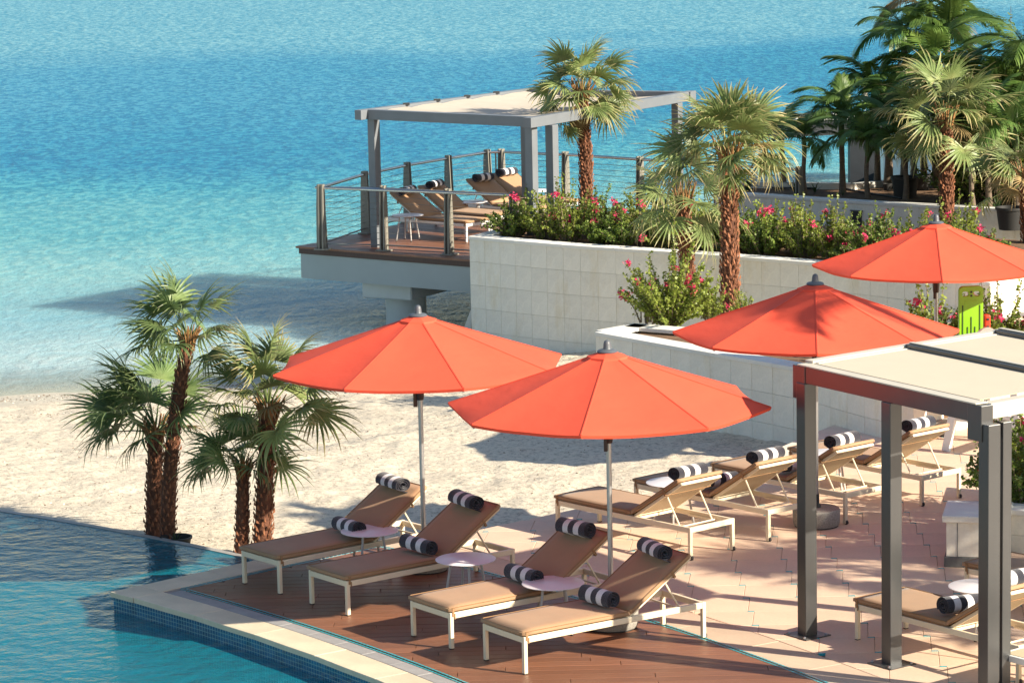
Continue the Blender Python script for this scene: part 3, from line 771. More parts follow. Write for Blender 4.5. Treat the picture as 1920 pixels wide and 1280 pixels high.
mb = MB(); cx = sum(p[0] for p in platf)/9; cy = sum(p[1] for p in platf)/9
mb.prism([(cx+(p[0]-cx)*.995, cy+(p[1]-cy)*.995) for p in platf], ZD-.56, ZD-.127); mb.build('concrete_beam', 'concrete', sd, off=off)
# boards parallel to the front edge
fd = Vector((d1.x-d0.x, d1.y-d0.y)).normalized(); fn = Vector((-fd.y, fd.x)); k = 0
while k*.145 < 8.5:
    s0 = k*.145; poly = None
    ts_ = [t/10 for t in range(-30, 110)]; ins = [t for t in ts_ if inpoly((d0.x+fd.x*t+fn.x*(s0+.07), d0.y+fd.y*t+fn.y*(s0+.07)), platf)]
    if ins:
        a, b = min(ins), min(max(ins), 6.5); t = a-.08
        while t < b:
            e = min(b, t+random.choice((1.6, 2.2, 2.8)))
            q = [(d0.x+fd.x*u+fn.x*v, d0.y+fd.y*u+fn.y*v) for u, v in ((t, s0), (e, s0), (e, s0+.145), (t, s0+.145))]
            slab(q, ZD-.034, ZD, .008, 'deck_board', M['wood'], None, .001)
            o = bpy.context.scene.collection.objects[-1]; o.parent = sd; o.location = o.location-off+Vector((0, 0, 0)); t = e
    k += 1
# pier: cross head and round column
ph = at(745, 540, -.5); ph = Vector((-1.72, 53.6, 0))
mb = MB(); rz = Matrix.Rotation(math.atan2(fd.y, fd.x)+R(8), 3, 'Z'); ph = Vector((-1.85, 53.0, 0))
mb.box(ph+Vector((0, 0, ZD-.562-.14)), (1.0, 1.3, .28), rz, .02); mb.build('pier_head', 'pier', sd, off=off)
mb = MB(); mb.lathe([(.36, -3.2), (.36, ZD-.84)], ph, 32); mb.build('pier_column', 'pier', sd, off=off, smooth=True)

# railing: tapered paired fins, steel rail, wires
rail = thing('deck_railing', tuple(rp[0]), 0, 'steel and weathered metal railing with thin wires around the sea deck', 'railing'); off = Vector(rp[0])
def rail_post(p, dirv):
    mb = MB(); d = Vector((dirv.x, dirv.y, 0)).normalized(); n = Vector((-d.y, d.x, 0))
    for s in (-1, 1):
        o = d*(s*.036)
        pr = [(-.10, 0), (.08, 0), (.065, .75), (.045, 1.14), (-.055, 1.14), (-.085, .4)]
        a = [p+o-d*.011+n*u+Vector((0, 0, v)) for u, v in pr]; b = [q+d*.022 for q in a]; m_ = len(pr)
        mb.add(a+b, [tuple(range(m_)), tuple(range(2*m_-1, m_-1, -1))]+[(i, (i+1) % m_, m_+(i+1) % m_, m_+i) for i in range(m_)])
    mb.box(p+Vector((0, 0, .012)), (.26, .2, .022), Matrix.Rotation(math.atan2(d.y, d.x), 3, 'Z'))
    mb.build('rail_post', 'rail_wood', rail, off=off)
def rail_run(pts):
    for i, p in enumerate(pts):
        d = pts[min(i+1, len(pts)-1)]-pts[max(i-1, 0)]; rail_post(p, d)
    mb = MB(); mb.tube([p+Vector((0, 0, 1.08)) for p in pts], .028, 10); mb.build('handrail', 'rail_steel', rail, off=off, smooth=True)
    mb = MB(); mb.tube([p+Vector((0, 0, .10)) for p in pts], .014, 6)
    for a, b in zip(pts, pts[1:]):
        for k in range(1, 9): mb.tube([a+Vector((0, 0, .10+k*.105)), b+Vector((0, 0, .10+k*.105))], .004, 4)
    tag(mb.build('rail_wire', 'cable', rail, off=off), kind='stuff')
rail_run(rp[:5]); rail_run(rp[5:]+[rp[7]+(rp[7]-rp[6])*1.0, rp[7]+(rp[7]-rp[6])*2.0]); rail_run([rp[0]+Vector((.02, -.02, 0))]+rf)
mb = MB(); mb.tube([rp[0]+Vector((0, 0, 1.08))-fd.to_3d()*.1, rf[2]+Vector((0, 0, 1.08))], .028, 10); mb.build('handrail', 'rail_steel', rail, off=off, smooth=True)
mb = MB(); mb.tube([rp[4]+Vector((0, 0, 1.08)), rp[5]+Vector((0, 0, 1.08))], .028, 8)
mb.build('handrail', 'rail_steel', rail, off=off, smooth=True)
mb = MB(); mb.bar(lerp(rp[4], rp[5], .6), lerp(rp[4], rp[5], .6)+Vector((0, 0, 1.08)), .03, .03); mb.build('rail_stay', 'steel_grey', rail, off=off)

# sea deck pergola
ZP = 2.72
pa_, pb_, pc_, pd_ = at(688, 205, ZP), at(1003, 219, ZP), at(1288, 172, ZP), at(985, 167, ZP)
pg = thing('pergola', (pa_.x, pa_.y, ZD), 0, 'grey timber pergola with sagging cream sail shades on the sea deck', 'pergola'); off = Vector((pa_.x, pa_.y, ZD))
H = .17
def beam(a, b, w=.14, h=H, ext=(0, 0), name='beam', m='pergola_grey', top=ZP):
    a = Vector((a.x, a.y, top-h/2)); b = Vector((b.x, b.y, top-h/2)); d = (b-a).normalized()
    mb = MB(); mb.bar(a-d*ext[0], b+d*ext[1], w, h); return mb.build(name, m, pg, off=off, bevel=.006)
beam(pa_, pb_, ext=(-.075, -.075)); beam(pd_, pc_, ext=(-.08, .1)); beam(pa_, pd_, ext=(.26, .2), top=ZP+.003); beam(pb_, pc_, ext=(.26, .22), top=ZP+.003, w=.15)
uab = (pb_-pa_).normalized(); ubc = (pc_-pb_).normalized()
def ppost(p, w=.155, rz=0, top=ZP-.17):
    mb = MB(); a = Vector((p.x, p.y, ZD)); b = Vector((p.x, p.y, top))
    rot = Matrix.Rotation(math.atan2(uab.y, uab.x)+rz, 3, 'Z'); mb.box((a+b)/2, (w, w, top-ZD), rot); return mb.build('post', 'pergola_grey', pg, off=off, bevel=.008)
ppost(pa_+uab*.14+Vector((0, .05, 0))); ppost(pb_-uab*.10+ubc*.02); ppost(pb_+uab*.02+ubc*.42+Vector((.05, .0, 0)), .16); ppost(pc_-ubc*.40, .15); ppost(pd_)
L_ = (pd_-pa_).length
for i in range(5):
    t0 = .03+i*.19; t1 = t0+.18
    if i == 4: t1 = .965
    mb = MB(); nn = 12; vs = []
    for u in range(3):
        tt = lerp(t0, t1, u/2)
        A = lerp(pa_, pd_, tt); B = lerp(pb_, pc_, tt)
        for v in range(nn+1):
            s = v/nn; s2 = .03+.94*s; sag = (.09*4*s*(1-s))*(1 if u != 1 else .85)+(.03 if u == 0 else 0)
            p = lerp(A, B, s2); vs.append((p.x, p.y, ZP+.0-.03-sag+.10*(1 if u == 1 else 0)*0))
    fs = [(u*(nn+1)+v, u*(nn+1)+v+1, (u+1)*(nn+1)+v+1, (u+1)*(nn+1)+v) for u in range(2) for v in range(nn)]
    mb.add(vs, fs); mb.build('sail_shade', 'sail', pg, off=off, smooth='full')
    if i:
        A = lerp(pa_, pd_, t0-.005); 
        mb = MB(); mb.box((A.x+.06, A.y-.03, ZP+.01), (.12, .05, .05)); mb.build('sail_hook', 'steel_grey', pg, off=off)

# ------------------------------------------------------------------ near pergola
ZR = 2.47
P0 = at(1508, 684, ZR); P1 = at(1838, 757, ZR); P2c = at(1873, 625, ZR); 
e1 = Vector((P2c.x-P0.x, P2c.y-P0.y, 0)); e2 = Vector((P1.x-P0.x, P1.y-P0.y, 0)); L1, L2 = e1.length, e2.length
e1.normalize(); e2.normalize()
np_ = thing('pergola', (P0.x, P0.y, 0), 0, 'slim dark metal pergola with flat cream canvas roof over the terrace loungers', 'pergola'); off = Vector((P0.x, P0.y, 0))
def nb(a, b, w, h, name, m, top=ZR, bev=.004):
    a = Vector((a.x, a.y, top-h/2)); b = Vector((b.x, b.y, top-h/2)); mb = MB(); mb.bar(a, b, w, h); return mb.build(name, m, np_, off=off, bevel=bev)
P3 = P0+e1*L1+e2*L2
nb(P0+e2*.09, P1-e2*.09, .11, .15, 'front_beam', 'steel_grey'); nb(P0+e1*.07, P0+e1*L1, .11, .14, 'side_beam', 'pale_metal'); nb(P1+e1*.07, P1+e1*L1, .12, .13, 'side_beam', 'pale_metal'); nb(P0+e1*L1+e2*.07, P3-e2*.07, .10, .14, 'rear_beam', 'steel_grey')
# pale top trims of the beams
nb(P0-e2*.02-e1*.0, P1+e2*.02, .13, .012, 'top_trim', 'pale_metal', ZR+.0135)
nb(P0+e1*L1*.02+e2*.01, P0+e1*(L1+.02)+e2*.01, .10, .035, 'top_trim', 'pale_metal', ZR+.037)
nb(P0+e1*L1*.03+e2*.10, P0+e1*(L1+.02)+e2*.10, .045, .022, 'top_trim', 'pale_metal', ZR+.024)
for p, q in ((P0, 0), (P1, 0)):
    mb = MB(); rot = Matrix.Rotation(math.atan2(e2.y, e2.x), 3, 'Z'); mb.box((p.x, p.y, ZR-.15), (.18, .125, .30), rot); mb.build('corner_bracket', 'steel_grey', np_, off=off, bevel=.004)
nb_ = [0, .46, .96]
crs = [L1*.50, L1*.97]
for c_ in crs:
    a = P0+e1*c_+e2*.06; b = P1+e1*c_-e2*.06; nb(a, b, .075, .07, 'cross_beam', 'steel_grey', ZR+.055); nb(a+e1*.035, b+e1*.035, .05, .012, 'top_trim', 'pale_metal', ZR+.068)
for c0_, c1_ in ((.06, crs[0]-.04), (crs[0]+.06, crs[1]-.04)):
    mb = MB(); q = [P0+e1*c0_+e2*.07, P0+e1*c1_+e2*.07, P1+e1*c1_-e2*.07, P1+e1*c0_-e2*.07]; mb.prism([(p.x, p.y) for p in q], ZR+.012, ZR+.018); mb.build('canvas_panel', 'canvas', np_, off=off)
def npost(p, w=.135, plate=True):
    mb = MB(); rot = Matrix.Rotation(math.atan2(e2.y, e2.x), 3, 'Z'); mb.box((p.x, p.y, (ZR-.15)/2), (w*.95, w*.95, ZR-.152), rot); o = mb.build('post', 'steel_grey', np_, off=off, bevel=.006)
    if plate:
        mb = MB(); mb.box((p.x, p.y, .006), (.30, .30, .010), rot @ Matrix.Rotation(R(6), 3, 'Z')); mb.build('base_plate', 'steel_grey', np_, off=off)
        for bx_, by_ in ((-.12, -.12), (.12, -.12), (.12, .12), (-.12, .12)):
            mb = MB(); q_ = rot @ Vector((bx_, by_, 0)); mb.lathe([(.013, .010), (.013, .022), (.006, .028)], (p.x+q_.x, p.y+q_.y, 0), 6); mb.build('anchor_bolt', 'alu', np_, off=off)
    return o
q1 = at(1514, 1190, 0); q2 = at(1672, 1244, 0); q1.z = q2.z = 0
npost(q1); npost(q2); stp = q2-q1
npost(q1+stp*2.06); npost(q1+stp*2.06+e1*.17, .10)
npost(P0+e1*L1+Vector((.0, .0, 0))) if False else None
pp = P3.copy(); pp.z = 0; npost(pp)
npost(Vector((P1.x, P1.y, 0))+e1*(L1-.2)) if False else None

# ------------------------------------------------------------------ umbrellas
def make_umbrella(loc, label):
    t = thing('umbrella', loc, 0, label, 'umbrella', 'coral umbrellas on the terrace')
    RR, ZRIM, ZAP = 1.49, 2.07, 2.575
    for k in range(8):
        a0, a1 = k*PI/4, (k+1)*PI/4; mb = MB(); nr, na = 16, 8; vs = []
        for i in range(nr+1):
            s = .06+.94*i/nr
            for j in range(na+1):
                v = j/na; p0 = Vector((math.cos(a0), math.sin(a0)))*RR*s; p1 = Vector((math.cos(a1), math.sin(a1)))*RR*s
                p = lerp(p0, p1, v); edge = 4*v*(1-v)
                z = lerp(ZAP, ZRIM, s**.96)-edge*s*.026+edge*.005*mn.noise(Vector((s*9, v*3+k*5, k)))+edge*.004*math.sin(s*40+v*6+k*2)*(s > .3)*(.5+.5*mn.noise(Vector((k*3.1, v*2, 1))))
                if i == nr: p = p*(1-.018*edge)
                vs.append((p.x, p.y, z))
        n_ = na+1
        for j in range(n_): vs.append((vs[nr*n_+j][0]*.992, vs[nr*n_+j][1]*.992, vs[nr*n_+j][2]-.028))
        fs = [(i*n_+j, i*n_+j+1, (i+1)*n_+j+1, (i+1)*n_+j) for i in range(nr+1) for j in range(na)]
        mb.add(vs, fs); me = mb.build('canopy_panel', 'coral', t, smooth=True)
        c = Vector((math.cos(a0), math.sin(a0), 0)); sd_ = Vector((-c.y, c.x, 0)); mb = MB(); sv = []
        for i in range(9):
            q = .09+.905*i/8; z = lerp(ZAP, ZRIM, q**.96)+.0035; sv += [c*RR*q-sd_*.011+Vector((0, 0, z-.002)), c*RR*q+Vector((0, 0, z+.002)), c*RR*q+sd_*.011+Vector((0, 0, z-.002))]
        mb.add(sv, [(3*i+j, 3*i+j+1, 3*i+j+4, 3*i+j+3) for i in range(8) for j in (0, 1)]); mb.build('seam', 'coral', me)
        mb = MB(); mb.bar(c*.06+Vector((0, 0, ZAP-.09)), c*(RR-.02)+Vector((0, 0, ZRIM-.026)), .02, .028); mb.build('rib', 'alu', t)
        mb = MB(); mb.bar(c*.05+Vector((0, 0, 2.0)), c*.70+Vector((0, 0, ZAP-.09-(ZAP-ZRIM-.06)*.47)), .014, .018); mb.build('strut', 'alu', t)
    cap = MB(); n = 8; vs = []
    for s, dz in ((.05, .012), (.125, .014), (.13, -.004)):
        for k in range(8): a = k*PI/4; vs.append((math.cos(a)*RR*s, math.sin(a)*RR*s, lerp(ZAP, ZRIM, s**.96)+dz))
    cap.add(vs, [(i*8+k, i*8+(k+1) % 8, (i+1)*8+(k+1) % 8, (i+1)*8+k) for i in range(2) for k in range(8)]); cap.build('top_cap', 'coral', t)
    mb = MB(); mb.lathe([(.088, 2.553), (.094, 2.564), (.082, 2.577), (.040, 2.587), (.036, 2.597), (.033, 2.632), (.027, 2.655), (.014, 2.665), (.002, 2.668)], n=20); mb.build('finial', 'finial', t, smooth=True)
    mb = MB(); mb.tube([(0, 0, .16), (0, 0, 2.55)], .024, 14); mb.build('pole', 'alu', t, smooth=True)
    mb = MB(); mb.lathe([(.034, 1.72), (.04, 1.75), (.048, 1.98), (.05, 2.06)], n=12); mb.box((.045, -.02, 1.80), (.035, .03, .30)); mb.build('crank_housing', 'maroon', t, smooth=True)
    mb = MB(); mb.lathe([(.05, .19), (.05, .22), (.034, .24), (.032, .34)], n=14); mb.build('pole_socket', 'black_rubber', t, smooth=True)
    mb = MB(); mb.lathe([(.235, .012), (.245, .03), (.25, .17), (.24, .19), (.05, .198)], n=36); mb.build('stone_base', 'granite', t, smooth=True)
    mb = MB(); mb.lathe([(.23, 0), (.23, .012)], n=30); mb.build('base_pad', 'black_rubber', t)
    return t
ub = make_umbrella((0, 0, 0), '')
spots = [((-.92, 29.66), 198, 'coral umbrella farthest left, standing by the beach behind the first pair of loungers', (.6, 0)),
         ((.86, 27.22), 259, 'nearest coral umbrella, standing between the striped towels and the stone paving', (1.3, 0)),
         ((3.16, 31.3), 265, 'coral umbrella with shadow streaks, its drum base beside the back row of loungers', (0, 0)),
         ((5.12, 36.3), 265, 'farthest coral umbrella at the right, in front of the lime green spine board', (0, 0))]
for i, ((x, y), a, lab, _) in enumerate(spots):
    o = ub if i == 0 else copy_tree(ub)
    o.location = (x, y, 0); o.rotation_euler = (0, 0, R(a)); o['label'] = lab
# the lean of the poles is slight
bpy.data.objects

# ------------------------------------------------------------------ loungers
HNG, BACK, ANG = 1.17, .80, R(32)
def make_lounger(mframe='cream_frame', cushion=True, wheels=True):
    t = thing('sun_lounger', (0, 0, 0), 0, '', 'sun lounger')
    W = .64; h = .335; fm = MB()
    fm.box((1.0, W/2-.02, h-.03), (2.0-.07, .035, .055)); fm.box((1.0, -W/2+.02, h-.03), (2.0-.07, .035, .055))
    fm.box((.0175, 0, h-.03), (.035, W-.075, .055)); fm.box((1.9825, 0, h-.03), (.035, W-.075, .055)); fm.box((HNG-.02, 0, h-.04), (.03, W-.075, .03))
    for y in (-.33+.035, .33-.035): fm.box((1.55, y*.9, h-.05), (.32, .02, .02))
    fm.build('frame', mframe, t, bevel=.006)
    for x in (.0175, 1.9825):
        for s in (-1, 1):
            mb = MB(); y = s*(W/2-.02); 
            mb.box((x, y, h/2+.003), (.038, .04, h-.006)); lg = mb.build('leg', mframe, t, bevel=.006)
            mb = MB()
            if x > 1 and wheels:
                mb.tube([(x+.012, y-.012, .022), (x+.012, y+.012, .022)], .024, 12)
                mb.build('wheel', 'black_rubber', lg)
            else:
                mb.box((x, y, .004), (.034, .036, .008)); mb.build('foot_cap', 'black_rubber', lg)
    mb = MB(); mb.box((HNG/2+.02, 0, h-.006), (HNG-.04, W-.08, .010)); mb.build('seat_sling', 'sling', t)
    ca, sa = math.cos(ANG), math.sin(ANG); Hh = Vector((HNG+.0, 0, h-.005)); du = Vector((ca, 0, sa)); dn = Vector((-sa, 0, ca)); rot = Matrix((du, (0, 1, 0), dn)).transposed()
    fm = MB()
    for s in (-1, 1): fm.box(Hh+du*(BACK/2)+Vector((0, s*(W/2-.045), 0)), (BACK, .028, .03), rot)
    fm.box(Hh+du*(BACK-.015), (.03, W-.12, .03), rot); fm.box(Hh+du*.02, (.03, W-.12, .03), rot)
    bf = fm.build('back_frame', mframe, t, bevel=.004)
    mb = MB(); mb.box(Hh+du*(BACK/2)-dn*.006, (BACK-.03, W-.11, .008), rot); mb.build('back_sling', 'sling', t)
    for s in (-1, 1):
        mb = MB(); a = Hh+du*.50+Vector((0, s*(W/2-.09), -.02)); b = Vector((HNG+.60, s*(W/2-.09), h-.04)); mb.tube([a, b], .009, 6)
        mb.build('support_strut', mframe, t, smooth=True)
    mb = MB(); mb.tube([(HNG+.60, -W/2+.05, h-.04), (HNG+.60, W/2-.05, h-.04)], .009, 6); mb.build('support_bar', mframe, t, smooth=True)
    if cushion:
        th = .052
        def cush(o, u, n, L, nm, tail=0):
            mb = MB(); Wc = W+.0; nx, ny = 14, 8; prof = []
            bm = bmesh.new(); bmesh.ops.create_cube(bm, size=1)
            bmesh.ops.subdivide_edges(bm, edges=bm.edges[:], cuts=7, use_grid_fill=True)
            rnd = random.Random(3)
            for v in bm.verts:
                x, y, z = v.co.x*2, v.co.y*2, v.co.z*2
                # rounded slab
                ex, ey = 1-abs(x)**8, 1-abs(y)**8
                zz = z*(.55+.45*min(1, (ex*ey)**.5 if ex*ey > 0 else 0))
                bulge = .10*(1-x*x)*(1-y*y)
                wr = .02*mn.noise(Vector((x*4, y*3, z+5)))
                px = (x/2)*L; py = (y/2)*Wc*(1-.02*(1-abs(z))**2*0)
                q = o+u*(L/2+px)+Vector((0, py, 0))+n*(th/2+th/2*(zz+(bulge+wr if z > 0 else 0)))
                v.co = q
            vs = [v.co.copy() for v in bm.verts]; bm.verts.index_update(); fs = [[v.index for v in f.verts] for f in bm.faces]; bm.free()
            mb.add(vs, fs); c = mb.build(nm, 'cushion', t, smooth='full')
            pm = MB(); e = .012; ring_ = []
            for zz_ in (.80, .22):
                loop = [o+u*(L*a_)+Vector((0, Wc/2*b_, 0))+n*(th*zz_) for a_, b_ in ((.012, -.97), (.03, -1.0), (.5, -1.003), (.97, -1.0), (.988, -.97), (.996, 0), (.988, .97), (.97, 1.0), (.5, 1.003), (.03, 1.0), (.012, .97), (.004, 0), (.012, -.97))]
                pm.tube(loop, .0045, 5, False)
            pm.build('piping', 'cushion2', c, smooth=True)
            return c
        s_ = cush(Vector((-.02, 0, h+.004)), Vector((1, 0, 0)), Vector((0, 0, 1)), HNG+.0, 'seat_cushion')
        b_c = cush(Hh+du*.0+dn*.016, du, dn, BACK+.005, 'back_cushion')
        # ties that hold the cushion to the frame
        for s in (-1, 1):
            mb = MB(); mb.box((.03, s*(W/2+.003), h+.002), (.022, .006, .075)); mb.box((.045, s*(W/2+.006), h-.035), (.012, .005, .05)); mb.build('tie_strap', 'cushion2', s_)
            mb = MB(); mb.box(Hh+du*(BACK*.70)+dn*.02+Vector((0, s*(W/2-.0), 0)), (.022, .012, .075), rot); mb.box(Hh+du*(BACK*.70)-dn*.016, (.018, W-.02, .006), rot) if s > 0 else None
            mb.build('tie_strap', 'cushion2', b_c)
    return t
# rolled towel, a strip wound round itself
def towel_mesh(flap=0.0, seed=0):
    pts = []; turns = 3.1; r0, r1 = .012, .084; n = 64; rnd = random.Random(seed)
    for i in range(n+1):
        s = i/n; r = lerp(r0, r1, s**.9); a = -turns*2*PI*(1-s)+R(200 if flap else 250)
        sq = 1-.10*abs(math.sin(a))
        pts.append(Vector((r*math.cos(a), 0, r*math.sin(a)*sq)))
    tgt = (pts[-1]-pts[-2]).normalized()
    if flap:
        p = pts[-1]
        for k in range(1, 6): 
            pts.append(p+Vector((.035*k, 0, -.019*k))*1.0)
    th = .0095; L = .41; vs = []; fs = []; m = 8
    N_ = len(pts)
    for side in (1, -1):
        for i, p in enumerate(pts):
            t = (pts[min(i+1, N_-1)]-pts[max(i-1, 0)]).normalized(); nn = Vector((-t.z, 0, t.x))
            for j in range(m+1):
                y = (j/m-.5)*L; wob = .004*math.sin(i*.35+seed)*(1 if abs(j-m/2) > m/2-.5 else .3)
                q = p+nn*th/2*side*(.9)+Vector((0, y+wob, .002*math.sin(j*1.7+seed)))
                vs.append(q)
    w = m+1
    for sd_ in (0, 1):
        o = sd_*N_*w
        for i in range(N_-1):
            for j in range(m):
                f = (o+i*w+j, o+i*w+j+1, o+(i+1)*w+j+1, o+(i+1)*w+j); fs.append(f if sd_ else f[::-1])
    o = N_*w
    for i in range(N_-1):
        fs.append((i*w, (i+1)*w, o+(i+1)*w, o+i*w)); fs.append((i*w+m, o+i*w+m, o+(i+1)*w+m, (i+1)*w+m))
    for j in range(m):
        fs.append(((N_-1)*w+j, (N_-1)*w+j+1, o+(N_-1)*w+j+1, o+(N_-1)*w+j)); fs.append((j, o+j, o+j+1, j+1))
    mb = MB(); mb.add(vs, fs); return mb
tw_top = towel_mesh(1, 1).build('rolled_towel', 'towel', smooth=True)
tw_seat = towel_mesh(0, 2).build('rolled_towel', 'towel', smooth=True)
used_t = {'top': False, 'seat': False}
def towel(kind, lm, label, dx=0, dy=0, rz=0):
    src = tw_top if kind == 'top' else tw_seat
    o = src if not used_t[kind] else src.copy()
    if used_t[kind]: COL.objects.link(o)
    used_t[kind] = True
    if kind == 'top':
        ca, sa = math.cos(ANG), math.sin(ANG); p = Vector((HNG, 0, .33))+Vector((ca, 0, sa))*(BACK-.12)+Vector((-sa, 0, ca))*.148
        L = Matrix.Translation(p+Vector((dx, dy, 0))) @ Matrix.Rotation(rz, 4, 'Z') @ Matrix.Rotation(R(-4), 4, 'Y')
    else:
        L = Matrix.Translation(Vector((HNG-.125+dx, dy, .335+.058+.082))) @ Matrix.Rotation(rz, 4, 'Z') @ Matrix.Rotation(R(25), 4, 'Y')
    tr_ = random.Random(hash(label) % 1000 if False else len(label)*7+len(bpy.data.objects))
    o.matrix_world = lm @ L @ Matrix.Rotation(tr_.uniform(-.16, .16), 4, 'Z') @ Matrix.Rotation(tr_.uniform(-.25, .25)*(kind != 'top'), 4, 'Y') @ Matrix.Diagonal((tr_.uniform(.94, 1.08), tr_.uniform(.95, 1.06), tr_.uniform(.90, 1.02), 1))
    tag(o, label, 'towel', 'rolled striped towels')
def place(src, foot, hd, z, label, group, first=False):
    o = src if first else copy_tree(src)
    o.location = (foot[0], foot[1], z); o.rotation_euler = (0, 0, hd); tag(o, label, 'sun lounger', group)
    return Matrix.Translation((foot[0], foot[1], z)) @ Matrix.Rotation(hd, 4, 'Z')
LG = make_lounger()
G1 = 'tan sun loungers on the wood deck'; G2 = 'tan sun loungers on the paved terrace'; G3 = 'tan sun loungers on the sea deck'
front = [((-2.50, 28.98), 39.5, 'farthest left', 'tan lounger nearest the beach palms, mostly in umbrella shade'),
         ((-1.79, 28.08), 37.8, '', 'shaded tan lounger between the two left side tables on the wood deck'),
         ((-.79, 26.78), 36.0, '', 'tan lounger with sunlit foot end between the two right side tables'),
         ((-.13, 25.88), 34.5, '', 'nearest tan lounger, at the front of the wood deck')]
nm4 = ['the lounger nearest the beach palms', 'the second lounger from the beach palms', 'the third lounger from the beach palms', 'the nearest wood deck lounger']
for i, (f_, a, _, lab) in enumerate(front):
    lm = place(LG, f_, R(a), 0, lab, G1, i == 0)
    towel('top', lm, 'striped towel rolled over the backrest of '+nm4[i], dy=.02-.01*i, rz=R(2-i)); towel('seat', lm, 'striped towel roll lying on the seat of '+nm4[i], dy=-.06+.02*i, rz=R(-3+2*i))
ORD = ['first', 'second', 'third', 'last']
def back_pos(px, py, hd=-48.5):
    g = at(px, py, 0); a = R(hd); u = Vector((math.cos(a), math.sin(a))); v = Vector((-u.y, u.x))
    # near rear leg is on the right of the heading
    return (g.x+v.x*.30-u.x*1.98, g.y+v.y*.30-u.y*1.98)
for i, (px, py) in enumerate(((1294.3, 1049.4), (1442.4, 1014), (1588.7, 981.4), (1733.6, 947.2))):
    lm = place(LG, back_pos(px, py), R(-48.5-i*.4), 0, ['tan lounger seen from behind, leftmost of the back row by the sand', 'second tan lounger of the back row, with a towel on its seat too', 'third tan lounger of the back row, behind the first dark pergola post', 'rightmost tan lounger of the back row, nearest the white lifeguard chair'][i], G2)
    towel('top', lm, 'striped towel rolled over the raised back of the '+['leftmost', 'second', 'third', 'rightmost'][i]+' back row lounger', rz=R(2*i-3))
    if i in (1, 2): towel('seat', lm, ['', 'striped towel roll on the seat of the second back row lounger', 'striped towel roll on the seat of the third back row lounger'][i], dy=-.05)
g = at(1604.4, 1197.3, 0); g2 = at(1697, 1177, 0); mid = (g+g2)/2
lm = place(LG, (mid.x, mid.y), R(-53), 0, 'tan lounger at the lower right, seen between the dark pergola posts', G2)
towel('seat', lm, 'striped towel roll on the seat of the lower right lounger', dy=-.04); towel('top', lm, 'striped towel over the back of the lower right lounger')
g = at(1795, 1120, 0)
lm = place(LG, (g.x+.27, g.y+.05), R(-47), 0, 'tan lounger at the right edge behind the round white table, by the stone plinth', G2)
towel('top', lm, 'striped towel over the back of the lounger at the right edge by the plinth')
LGB = make_lounger('white_frame', cushion=False); g = at(1868, 1293, 0)
LGB.location = (g.x+.26, g.y+.16, 0); LGB.rotation_euler = (0, 0, R(-52)); tag(LGB, 'bare white lounger frame without cushion at the bottom right corner', 'sun lounger')
# sea deck
LGW = make_lounger('white_frame')
g = at(876.2, 455, ZD); hd = R(139); u = Vector((math.cos(hd), math.sin(hd))); v = Vector((-u.y, u.x))
f0 = Vector((g.x, g.y))-v*.30
gap2 = Vector((.44, .90))
fpos = [f0, f0+gap2, f0+Vector((1.28, 1.85)), f0+Vector((1.28, 1.85))+Vector((.40, .86))]
for i, p in enumerate(fpos):
    lm = place(LGW, (p.x, p.y), hd-R(2*i), ZD, ['nearest lounger on the sea deck, beside the round table at the railing', 'second lounger on the sea deck, just behind the nearest one', 'third lounger on the sea deck, to the right of the small round table', 'farthest lounger on the sea deck, beside the big pergola post'][i], G3, i == 0)
    towel('top', lm, 'striped towel on the head end of the '+['nearest', 'second', 'third', 'farthest'][i]+' sea deck lounger', dy=.03, rz=R(6-2*i))

# ------------------------------------------------------------------ side tables
def make_table(mtop='table_white', mleg='table_leg'):
    t = thing('side_table', (0, 0, 0), 0, '', 'side table')
    mb = MB(); mb.lathe([(.262, .448), (.285, .453), (.287, .459), (.28, .463)], n=44); mb.build('table_top', mtop, t, smooth=True)
    for k in range(4):
        a = PI/4+k*PI/2; mb = MB(); mb.tube([(.14*math.cos(a), .14*math.sin(a), .447), (.215*math.cos(a), .215*math.sin(a), .004)], .0125, 8); mb.build('leg', mleg, t, smooth=True)
    mb = MB()
    for k in range(4):
        a = PI/4+k*PI/2; mb.tube([(.215*math.cos(a), .215*math.sin(a), 0), (.214*math.cos(a), .214*math.sin(a), .012)], .0145, 8)
    mb.build('foot_pad', 'black_rubber', t)
    return t
TB = make_table()
tabs = [(693, 994, 0, 'round pale side table between the two loungers nearest the beach palms'), (873, 1047, 0, 'round pale side table in the middle of the wood deck, behind the third lounger'),
        (1037, 1092, 0, 'round pale side table nearest the camera, behind the front lounger'), (1262, 903, 0, 'white round table partly hidden behind the leftmost back row lounger'),
        (1556, 850, 0, 'white round table just right of the first dark pergola post, in the back row'), (1838, 1098, 0, 'white round table at the right edge between the two lower right loungers'),
        (764, 403, ZD, 'white round table at the front railing of the sea deck'), (885, 378, ZD, 'white round table between the sea deck loungers'), (1008, 357, ZD, 'white round table right of the big post on the sea deck')]
for i, (px, py, z, lab) in enumerate(tabs):
    p = at(px, py, z+.46); o = TB if i == 0 else copy_tree(TB)
    o.location = (p.x, p.y, z); o.rotation_euler = (0, 0, R(20+37*i)); tag(o, lab, 'side table', 'round side tables')
